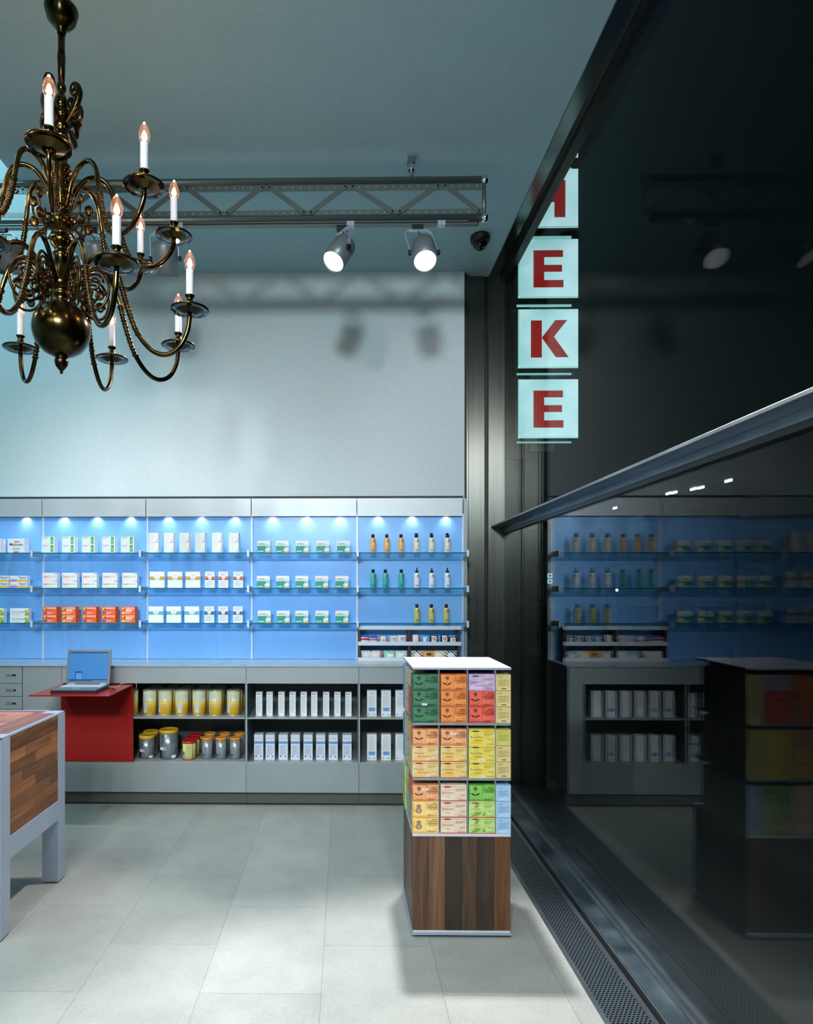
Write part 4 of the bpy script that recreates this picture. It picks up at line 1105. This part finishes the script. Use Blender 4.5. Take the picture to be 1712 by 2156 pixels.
for i in range(8):
    xt = px(tp[i], YT); 
    bar(xt+.022, zt1-.036, px(bt[i], YT)-.022+(0 if i < 7 else .0), zt0+.036)
    if i < 7: bar(px(bt[i], YT)+.022, zt0+.036, px(tp[i+1], YT)-.022, zt1-.036)
m = MB(); m.cyl((XTR-.008, YT, zt0), .0115, zt1-zt0, TRUSSM); m.build('end_post', truss)
for zc_ in (zt1, zt0):
    m = MB(); R = Matrix.Rotation(PI/2, 4, 'Y'); m.lathe([(0, XTR-.022), (.0245, XTR-.022), (.0245, XTR+.008), (.02, XTR+.012), (0, XTR+.012)], CHROME, (0, YT, zc_), 20, R); m.build('end_cap', truss)
# ceiling hanger
xh = px(866, YT)
m = MB(); m.cyl((xh, YT, zt1+.018), .011, ZC-zt1-.018, TRUSSM, 14); m.lathe([(.018, .0), (.0215, .01), (.0215, .04), (.016, .05), (.016, 0)], CHROME, (xh, YT, zt1+.06), 16)
m.box(xh-.022, xh+.022, YT-.022, YT+.022, ZC-.035, ZC, TRUSSM); m.build('ceiling_clamp', truss)
xh2 = px(-150, YT)
# light track
zt = zt0-.0215
track = thing('light_track', (0, YT, zt-.02), 'slim black and grey lighting track fixed under the truss', 'track')
m = MB(); m.box(XTL, px(1005, YT), YT-.016, YT+.016, zt-.022, zt-.016, TRUSSM); m.box(XTL, px(985, YT), YT-.012, YT+.012, zt-.016, zt-.008, BLACK); m.box(XTL, px(985, YT), YT-.016, YT+.016, zt-.008, zt-.0005, TRUSSM)
m.build('rail', track)
for u in (378, 738, 929):
    m = MB(); m.box(px(u-8, YT), px(u+8, YT), YT-.019, YT+.019, zt-.026, zt-.0005, ALU); m.build('clip', track)
m = MB(); m.box(px(985, YT), px(1008, YT), YT-.014, YT+.014, zt-.018, zt-.0008, BLACK); m.build('feed_end', track)

# spotlights
HEADM = M((116, 127, 131), .38, .35, name='spot_housing'); LENS = M((246, 250, 255), .3, 0, 2.2, name='spot_lens')
def spotlight(u_t, u_h, v_h, Yh, direction, label, lit=True, power=400, spot=60, yaw=0, blend=.6, R_=.068, Lh=.185, col=(1, .98, 1), soft=.058):
    xt = px(u_t, YT); base = Vector((xt, YT, zt-.026)); c = P(u_h, v_h, Yh)
    t = thing('spotlight', base, label, 'spotlight', 'truss spotlights')
    m = MB(); m.box(xt-.045, xt+.02, YT-.016, YT+.016, zt-.05, zt-.0225, BLACK); m.build('adapter', t, bevel=.003)
    d = Vector(direction).normalized(); q = d.to_track_quat('Z', 'Y').to_matrix().to_4x4()
    m = MB(); m.lathe([(0, -Lh/2), (R_*.7, -Lh/2), (R_*.96, -Lh/2+.012), (R_, -Lh/2+.03), (R_, Lh/2), (R_-.004, Lh/2), (R_-.004, Lh/2-.012)], HEADM, c, 36, q)
    h = m.build('lamp_head', t)
    m = MB(); m.lathe([(0, Lh/2-.008), (R_-.004, Lh/2-.012)], LENS if lit else M((210, 214, 220), .15, .3), c, 36, q); m.build('lens', h)
    # yoke
    s = Vector((math.cos(yaw), math.sin(yaw), 0)); top = Vector((c.x, c.y, base.z-.03)); top = Vector((xt-.01, YT, base.z-.026))
    piv = [c+s*(R_+.012), c-s*(R_+.012)]
    m = MB()
    hw = Vector((-s.y, s.x, 0))*.011
    pth = [piv[0], Vector((piv[0].x, piv[0].y, top.z-.018)), top+s*(R_*.8), top-s*(R_*.8), Vector((piv[1].x, piv[1].y, top.z-.018)), piv[1]]
    pth[1] = Vector((top+s*(R_+.012)))-Vector((0, 0, .02)); pth[4] = Vector((top-s*(R_+.012)))-Vector((0, 0, .02))
    th = .003; nrm = []
    i_ = m.mi(ALU); rows = []
    for k, p_ in enumerate(pth):
        tt = (pth[min(k+1, 5)]-pth[max(k-1, 0)]).normalized(); nn = tt.cross(hw.normalized())
        rows.append([m.bm.verts.new(p_+a*hw+b_*nn*th) for a, b_ in ((1, 1), (-1, 1), (-1, -1), (1, -1))])
    for A, B in zip(rows, rows[1:]):
        for k in range(4):
            f = m.bm.faces.new([A[k], A[(k+1) % 4], B[(k+1) % 4], B[k]]); f.material_index = i_
    m.build('yoke', t)
    q2 = s.to_track_quat('Z', 'Y').to_matrix().to_4x4()
    for p_, sg in ((piv[0], 1), (piv[1], -1)):
        m = MB(); m.lathe([(0, -.004), (.014, -.004), (.016, .0), (.016, .008), (.012, .012), (0, .012)], BLACK, p_, 16, q2 if sg == 1 else q2 @ Matrix.Rotation(PI, 4, 'X')); m.build('knob', t)
    m = MB(); back = c-d*(Lh/2)
    m.tube([top+Vector((0, 0, -.0)), top+Vector((.01, 0, -.02)), back+Vector((.0, 0, .02)), back], .003, BLACK, 6); m.build('lamp_cord', t)
    if lit:
        p_ = c+d*(Lh/2+.012)
        add_light('SPOT', 'spot_beam', p_, p_+d, power, col, soft, spot, blend)
    return t
spotlight(725, 715, 532, 3.74, (-.40, -.42, -.80), 'lit grey spotlight tilted down left, second from right on truss', power=330, spot=56, yaw=-.9)
spotlight(884, 893, 532, 3.74, (.0, -.56, -.83), 'lit grey spotlight facing forward at right end of truss', power=620, spot=65, yaw=0, blend=.5)
spotlight(350, 348, 545, 3.80, (-.05, .42, -.91), 'grey spotlight turned to the wall behind the chandelier candles', power=40, spot=118, yaw=0, blend=1.0, R_=.072)
spotlight(196, 207, 545, 3.80, (.10, .40, -.91), 'grey spotlight right of the chandelier stem turned to the wall', power=40, spot=118, yaw=.6, blend=1.0, R_=.072)
spotlight(8, 18, 542, 3.80, (-.05, .42, -.91), 'grey spotlight at the left photo edge behind the chandelier', power=40, spot=118, yaw=0, blend=1.0, R_=.072)
# dome camera
dc = P(1011, 482, 4.63); 
t = thing('dome_camera', (dc.x, 4.63, ZC), 'small black dome camera on the ceiling beside the truss end', 'camera')
m = MB(); m.lathe([(0, 0), (.068, 0), (.070, -.012), (.068, -.04), (.052, -.046)], BLACK, (dc.x, 4.63, ZC), 32); m.build('housing', t)
m = MB(); m.lathe([(.054, -.044), (.053, -.06), (.046, -.078), (.032, -.092), (.014, -.099), (0, -.1)], M((14, 14, 16), .06), (dc.x, 4.63, ZC), 32); m.build('dome', t)

# ================================================================== CHANDELIER
CC = Vector((-1.079, 2.42, 0))
def zc_(v): return HC+(YP-v)*2.42/F_PX*1.0
S = 2.42/F_PX
ch = thing('chandelier', (CC.x, CC.y, zc_(785)), 'large antique brass chandelier with two tiers of candle lamps', 'chandelier')
def prof(lst): return [(r*S, zc_(v)) for v, r in lst]
def part(name, lst, mt=BRASS, seg=32, flute=None):
    m = MB(); m.lathe(prof(lst), mt, (CC.x, CC.y, 0), seg, flute=flute); return m.build(name, ch)
part('canopy', [(5, 5), (10, 33), (14, 34.5), (18, 33.5), (22, 32), (34, 29), (44, 21), (52, 12), (60, 9), (64, 8.5), (66, 0)])
m = MB()
for q in range(3):
    a = q*2*PI/3+.4; m.tube([(CC.x+.014*math.cos(a), CC.y+.014*math.sin(a), zc_(12)), (CC.x+.014*math.cos(a), CC.y+.014*math.sin(a), ZC-.0)], .0022, BRASSD, 6)
m.lathe([(0, ZC), (.03, ZC), (.03, ZC-.012), (0, ZC-.014)], BRASSD, (CC.x, CC.y, 0), 20)
m.build('hanging_rod', ch)
part('stem', [(58, 5), (60, 7.5), (100, 7), (116, 8.5), (130, 7.5), (168, 6.5), (170, 0)], BRASSD, 16)
part('column', [(168, 0), (168, 6), (172, 8.5), (177, 9.5), (183, 8.5), (190, 5), (194, 8), (204, 12), (212, 13), (220, 11), (224, 7), (226, 13), (229, 14), (232, 12), (236, 14), (240, 12), (243, 10), (250, 15), (260, 16.5), (268, 14), (276, 8.5),
    (278, 13), (283, 14), (287, 12), (290, 9), (300, 9.5), (303, 12), (312, 13.5), (325, 12), (334, 11), (340, 14), (345, 18), (349, 13), (353, 20), (357, 20), (361, 14), (366, 21), (371, 21), (375, 15), (380, 22), (386, 23), (390, 18), (395, 25), (402, 27), (410, 27), (416, 22), (421, 24), (426, 20), (430, 14), (435, 18), (439, 18), (443, 13),
    (450, 20), (458, 27), (466, 28), (476, 25), (484, 15), (489, 11), (494, 16), (496, 21), (504, 22), (512, 20), (520, 13), (526, 13), (531, 17), (536, 15), (541, 14), (560, 15), (576, 18), (590, 24), (600, 25), (607, 20), (611, 15), (615, 18), (620, 16), (626, 13), (632, 14), (636, 16)], BRASS, 32, flute=.06)
zb = 690; rb = 59
part('ball', [(zb-rb*math.cos(a*PI/20), max(0.0, rb*math.sin(a*PI/20))) for a in range(21)], BRASS, 48)
part('finial', [(742, 6), (744, 14), (748, 15), (750, 11), (753, 13), (758, 14), (764, 13), (769, 11), (773, 8), (777, 4), (780, 3), (783, 3.4), (785, 0)], BRASSD, 24)
def smooth_path(pts, n=8):
    out = []; P_ = [Vector(p) for p in pts]
    for i in range(len(P_)-1):
        a, b_, c_, d_ = P_[max(i-1, 0)], P_[i], P_[i+1], P_[min(i+2, len(P_)-1)]
        for k in range(n):
            t = k/n; out.append(.5*((2*b_)+(-a+c_)*t+(2*a-5*b_+4*c_-d_)*t*t+(-a+3*b_-3*c_+d_)*t**3))
    out.append(P_[-1]); return out
BULBG = pane_mat('bulb_glass', (1.0, .93, .88), .12, .12, 1.2)
nt_ = BULBG.node_tree; out_ = [n for n in nt_.nodes if n.type == 'OUTPUT_MATERIAL'][0]; src_ = out_.inputs['Surface'].links[0].from_socket
em_ = nt_.nodes.new('ShaderNodeEmission'); em_.inputs[0].default_value = (1, .42, .25, 1); em_.inputs[1].default_value = .16
ad_ = nt_.nodes.new('ShaderNodeAddShader'); nt_.links.new(src_, ad_.inputs[0]); nt_.links.new(em_.outputs[0], ad_.inputs[1]); nt_.links.new(ad_.outputs[0], out_.inputs['Surface'])
FIL = M((255, 170, 105), .5, 0, 16.0, name='filament'); FILH = M((255, 120, 60), .5, 0, 1.4, name='bulb_inner_glow')
RIM = M((96, 92, 84), .07, 1.0, name='polished_rim')
SLEEVE = M((200, 206, 214), .5, name='candle_sleeve')
def build_arm(path, zp, ornament):
    arm_p = smooth_path([(r, 0, z) for r, z in path]); R0 = path[-1][0]
    m = MB(); m.tube(arm_p, .0092, BRASS, 12)
    # collars
    n = len(arm_p)
    i0, i1 = int(n*.44), int(n*.60)
    for k in range(i0, i1, 1):
        p_ = arm_p[k]; m.lathe([(0, -.006), (.0105+.0035*(k in (i0, i1-1)), -.004), (.0125 if k % 2 else .0108, 0), (.0105, .004), (0, .006)], BRASSD, p_, 10)
    if ornament:   # pierced scroll hanging inside the loop
        for (cx, cz, r) in ((.125, 2.765, .038), (.095, 2.725, .026), (.150, 2.715, .020), (.118, 2.69, .014)):
            sp = [(cx+r*(1-.035*q)*math.cos(q*.5), 0, cz+r*(1-.035*q)*math.sin(q*.5)) for q in range(22)]
            m.tube(sp, .0050, BRASSD, 6)
        m.tube(smooth_path([(.05, 0, 2.75), (.09, 0, 2.80), (.15, 0, 2.81), (.185, 0, 2.75), (.165, 0, 2.68), (.115, 0, 2.665), (.07, 0, 2.70)], 5), .0055, BRASSD, 6)
    else:
        for (pp, lx, lz) in (([(.03, 0, 3.03), (.06, 0, 3.0), (.092, 0, 3.005), (.10, 0, 3.04)], .098, 3.06), ([(.035, 0, 3.02), (.05, 0, 2.975), (.075, 0, 2.955), (.09, 0, 2.97)], .095, 2.985)):
            m.tube(smooth_path(pp, 5), .0045, BRASSD, 6)
            m.lathe([(0, -.004), (.012, -.003), (.017, 0), (.012, .003), (0, .004)], BRASSD, (lx, 0, lz), 12, Matrix.Rotation(PI/2, 4, 'X') @ Matrix.Scale(1.25, 4, (0, 1, 0)))
    a = m.build('arm', ch, shift=False)
    bmv = -parent_org(ch)
    for v in a.data.vertices: v.co.z += bmv.z
    zz0 = zp+bmv.z
    c = (R0, 0, zz0)
    def sub(name, m): 
        o = m.build(name, a, shift=False); return o
    m = MB()
    m.lathe([(.0205, -.0115), (.038, -.0045), (.053, .0005)], BRASS, c, 40)
    m.lathe([(.008, -.0125), (.0215, -.0125)], RIM, c, 40); m.lathe([(.0205, -.0115), (.0215, -.0125)], BRASS, c, 40)
    m.lathe([(.053, .0005), (.0545, -.0008)], BRASS, c, 40); m.lathe([(.0545, -.0008), (.069, .0002)], RIM, c, 40)
    m.lathe([(.069, .0002), (.0725, .003), (.073, .006), (.071, .0075), (.048, .004), (.016, -.007), (0, -.007)], BRASS, c, 40)
    sub('drip_pan', m)
    m = MB(); m.lathe([(0, -.018), (.008, -.016), (.008, .0), (.0125, .004), (.0165, .018), (.016, .030), (.0125, .040), (.011, .044), (.013, .050), (.0185, .056), (.0185, .059), (.012, .059)], BRASS, c, 24); sub('candle_cup', m)
    m = MB(); m.lathe([(.0138, .055), (.0138, .155), (.0125, .157), (0, .157)], SLEEVE, c, 20); sub('candle_sleeve', m)
    m = MB(); zb_ = .007
    bp = [(.011, .150), (.0150, .155), (.0190, .167), (.0195, .178), (.0172, .193), (.0122, .207), (.006, .217), (.002, .2225), (0, .2235)]
    m.lathe([(r_, z_+zb_) for r_, z_ in bp], BULBG, c, 20, flute=.06)
    m.lathe([(0, .163), (.0065, .167), (.0105, .176), (.0082, .187), (.004, .197), (0, .202)], FIL, c, 12)
    m.tube([(R0, 0, zz0+.157), (R0, 0, zz0+.17)], .004, FILH, 6)
    sub('bulb', m)
    return a
low = [(.03, 2.74), (.065, 2.79), (.11, 2.85), (.155, 2.865), (.198, 2.835), (.228, 2.765), (.252, 2.68), (.292, 2.575), (.345, 2.508), (.40, 2.487), (.452, 2.512), (.484, 2.57), (.4945, 2.632)]
up = [(.03, 3.05), (.05, 3.12), (.09, 3.178), (.14, 3.190), (.178, 3.155), (.197, 3.075), (.215, 2.985), (.248, 2.905), (.30, 2.876), (.352, 2.890), (.392, 2.930), (.413, 2.97), (.4173, 2.994)]
A1 = build_arm(low, 2.65, True); A2 = build_arm(up, 3.012, False)
for k in range(8):
    for src, a0 in ((A1, -1.5), (A2, 19.0)):
        o = src if k == 0 else copy_tree(src, ch)
        o.rotation_euler = (0, 0, math.radians(a0+45*k)); 
for k in range(16):
    a0 = -1.5 if k % 2 == 0 else 19.0; R_, zl = (.4945, 2.65) if k % 2 == 0 else (.4173, 3.012)
    a = math.radians(a0+45*(k//2))
    add_light('POINT', 'candle_glow', (CC.x+R_*math.cos(a), CC.y+R_*math.sin(a), zl+.245), None, 1.1, (1.0, .58, .32), .012)
# top scrolls
def scroll(ang, name='scroll_ornament'):
    m = MB(); pts = []
    for q in range(26):
        t = q/25; a = -1.2+t*5.6; r = .030*(1-.62*t)
        pts.append((.066+r*math.cos(a)-.004, 0, zc_(205)+.004+r*math.sin(a)))
    path = smooth_path([(.020, 0, zc_(258)), (.042, 0, zc_(243)), (.060, 0, zc_(228)), (.074, 0, zc_(212)), (.080, 0, zc_(197)), (.072, 0, zc_(184)), (.058, 0, zc_(181)), (.050, 0, zc_(190)), (.056, 0, zc_(198)), (.065, 0, zc_(194))], 5)
    m.tube(path, [.009+.004*math.sin(PI*i/len(path)) for i in range(len(path))], BRASSD, 8)
    path = smooth_path([(.024, 0, zc_(232)), (.050, 0, zc_(236)), (.076, 0, zc_(226)), (.088, 0, zc_(238)), (.084, 0, zc_(252)), (.066, 0, zc_(256)), (.050, 0, zc_(250))], 5)
    m.tube(path, .0095, BRASSD, 8)
    lf = [(.046, zc_(250)), (.074, zc_(252)), (.088, zc_(262)), (.090, zc_(270)), (.078, zc_(279)), (.056, zc_(268)), (.048, zc_(258))]
    m.prism(lf, -.003, .003, BRASSD)
    for v in m.bm.verts: v.co.z -= ORG[ch.name].z
    o = m.build(name, ch, shift=False, bevel=0); o.rotation_euler = (0, 0, ang); return o
s0 = scroll(math.radians(-15))
for k in range(1, 4):
    o = s0.copy(); COL.objects.link(o); o.parent = ch; o.rotation_euler = (0, 0, math.radians(-15+90*k))

# ================================================================== SIGN
YS = 5.0
FACE = None
def sign_face():
    m, nt, b, N, L = new_mat('lit_acrylic')
    n = N.new('ShaderNodeTexNoise'); n.inputs['Scale'].default_value = 3.0
    v = coords(N, L); L.new(v, n.inputs['Vector'])
    r = N.new('ShaderNodeValToRGB'); r.color_ramp.elements[0].position = .3; r.color_ramp.elements[1].position = .7
    r.color_ramp.elements[0].color = lin((146, 204, 208)); r.color_ramp.elements[1].color = lin((206, 240, 250))
    L.new(n.outputs['Fac'], r.inputs['Fac']); L.new(r.outputs['Color'], b.inputs['Emission Color']); b.inputs['Emission Strength'].default_value = .95
    b.inputs['Base Color'].default_value = lin((150, 170, 170)); b.inputs['Roughness'].default_value = .3
    return m
FACE = sign_face(); FEDGE = M((150, 214, 210), .4, 0, .75); LRED = M((150, 28, 22), .4, 0, .62, name='letter_red'); SBODY = M((44, 62, 54), .5, .3)
xl, xr = px(1091, YS), px(1217, YS)
W = xr-xl
def letter(ch_, m, cx, zc):
    s = W/126.0  # metres per pixel
    def bx_(x0, x1, z0, z1): m.box(cx+x0*s, cx+x1*s, YS-.0062, YS-.005, zc+z0*s, zc+z1*s, LRED)
    if ch_ == 'E':
        bx_(-31, -8.5, -40, 38.5); bx_(-8.5, 32, -40, -24.5); bx_(-8.5, 29, -7, 7.5); bx_(-8.5, 31, 24, 38.5)
    elif ch_ == 'K':
        bx_(-36.5, -13.5, -40, 38.5)
        m.prism([(cx+a*s, zc+b_*s) for a, b_ in ((-13.5, 2), (15, 39), (40, 39), (12, 4), (43, -39.5), (16, -39.5))], YS-.0062, YS-.005, LRED)
    elif ch_ == 'H':
        bx_(-36, -13, -40, 38.5); bx_(13, 36, -40, 38.5); bx_(-13, 13, -8, 8)
    elif ch_ == 'T':
        bx_(-34, 34, 22, 38.5); bx_(-11, 11, -40, 22)
zc0 = pz(861, YS, 1150); dz = pz(713.5, YS, 1150)-zc0
mast = MB(); mast.box((xl+xr)/2-.1, (xl+xr)/2+.1, YS+.15, YS+.19, zc0-.3, zc0+dz*5, SBODY); mast.box(xl-.02, xl+.1, YS+.19, YS+.24, zc0-.35, zc0+dz*5, DKSTEEL)
tag(mast.build('sign_carrier'), 'dark metal carrier holding the letter boxes outside the window', 'carrier')
for i, c in enumerate('EKEHT'):
    zc = zc0+dz*i; h = W*.985
    t = thing('letter_sign', ((xl+xr)/2, YS+.06, zc-h/2), 'lit box sign with red %s, %s' % (c, ['lowest of the column', 'between the two E boxes', 'above the K box', 'half hidden under the ceiling edge', 'only a corner visible at the top'][i]), 'sign', 'letter boxes outside')
    m = MB(); m.box(xl, xr, YS, YS+.11, zc-h/2, zc+h/2, SBODY); m.build('housing', t)
    m = MB(); m.box(xl, xr, YS-.005, YS, zc-h/2, zc+h/2, FACE); m.box(xl, xr, YS-.0056, YS-.005, zc-h/2, zc-h/2+.012, FEDGE); m.box(xl, xl+.010, YS-.0056, YS-.005, zc-h/2, zc+h/2, FEDGE); m.build('face', t)
    m = MB(); letter(c, m, (xl+xr)/2, zc); m.build('letter', t)
    m = MB(); m.box(xl+.026, xr-.002, YS+.135, YS+.145, zc-h/2-.006, zc-h/2+.012, FEDGE); m.box(xl+.03, xr-.03, YS+.11, YS+.145, zc-h/2+.02, zc+h/2-.02, SBODY); m.build('back_rim', t)  # glowing rim strip stands for light leaking onto the back frame

# ================================================================== OUTSIDE LIGHTS
can = thing('arcade_canopy', (5.6, 11, -.02), 'dark canopy across the street seen through the window', 'canopy')
DKC = M((18, 20, 22), .8)
m = MB(); m.box(4.2, 7.5, 5.5, 18, 3.27, 3.4, DKC); m.build('roof', can)
for y in (6, 11.5, 17.5):
    m = MB(); m.box(7.0, 7.15, y, y+.15, -.02, 3.27, DKC); m.build('post', can)
TUBE = M((225, 250, 250), .4, 0, 5.0, name='fluorescent')
for i, (u, v) in enumerate(((1295, 1072), (1408, 1042), (1420, 1040), (1460, 1033), (1476, 1030), (1534, 1016), (1587, 938), (1603, 934), (1535, 953))):
    d_ = (3.24-HC)*F_PX/(YP-v); p_ = P(u, v, d_)
    m = MB(); m.box(p_.x-.012, p_.x+.012, d_-.08, d_+.08, 3.235, 3.2695, TUBE); o = m.build('canopy_lamp')
    tag(o, f'small bright lamp under the dark canopy outside, {["one","two","three","four","five","six","seven","eight","nine"][i]}', 'lamp', 'canopy lamps outside')
p_ = P(1158, 1220, 14)
t = thing('street_sign', (p_.x, 14, -.02), 'pair of small lit white street signs on a post outside', 'sign')
m = MB(); m.box(p_.x-.03, p_.x+.03, 14.02, 14.08, -.02, p_.z+.13, DKC); m.build('post', t)
for v in (1212, 1224):
    q_ = P(1158, v, 14); m = MB(); m.box(q_.x-.05, q_.x+.05, 13.99, 14.02, q_.z-.05, q_.z+.05, M((170, 215, 225), .4, 0, .9)); m.box(q_.x-.022, q_.x+.022, 13.985, 13.99, q_.z-.022, q_.z+.022, DKC); m.build('sign_plate', t)
p_ = P(1299, 1242.5, 20)
t = thing('street_lamp', (p_.x, 20, -.02), 'low round street lamp glowing in the dark outside', 'lamp')
m = MB(); m.cyl((p_.x, 20, -.02), .03, p_.z-.04, DKC, 10); m.build('post', t)
m = MB(); m.lathe([(0, -.045), (.03, -.035), (.045, 0), (.03, .035), (0, .045)], M((210, 245, 235), .4, 0, 2.0), (p_.x, 20, p_.z), 14); m.build('globe', t)
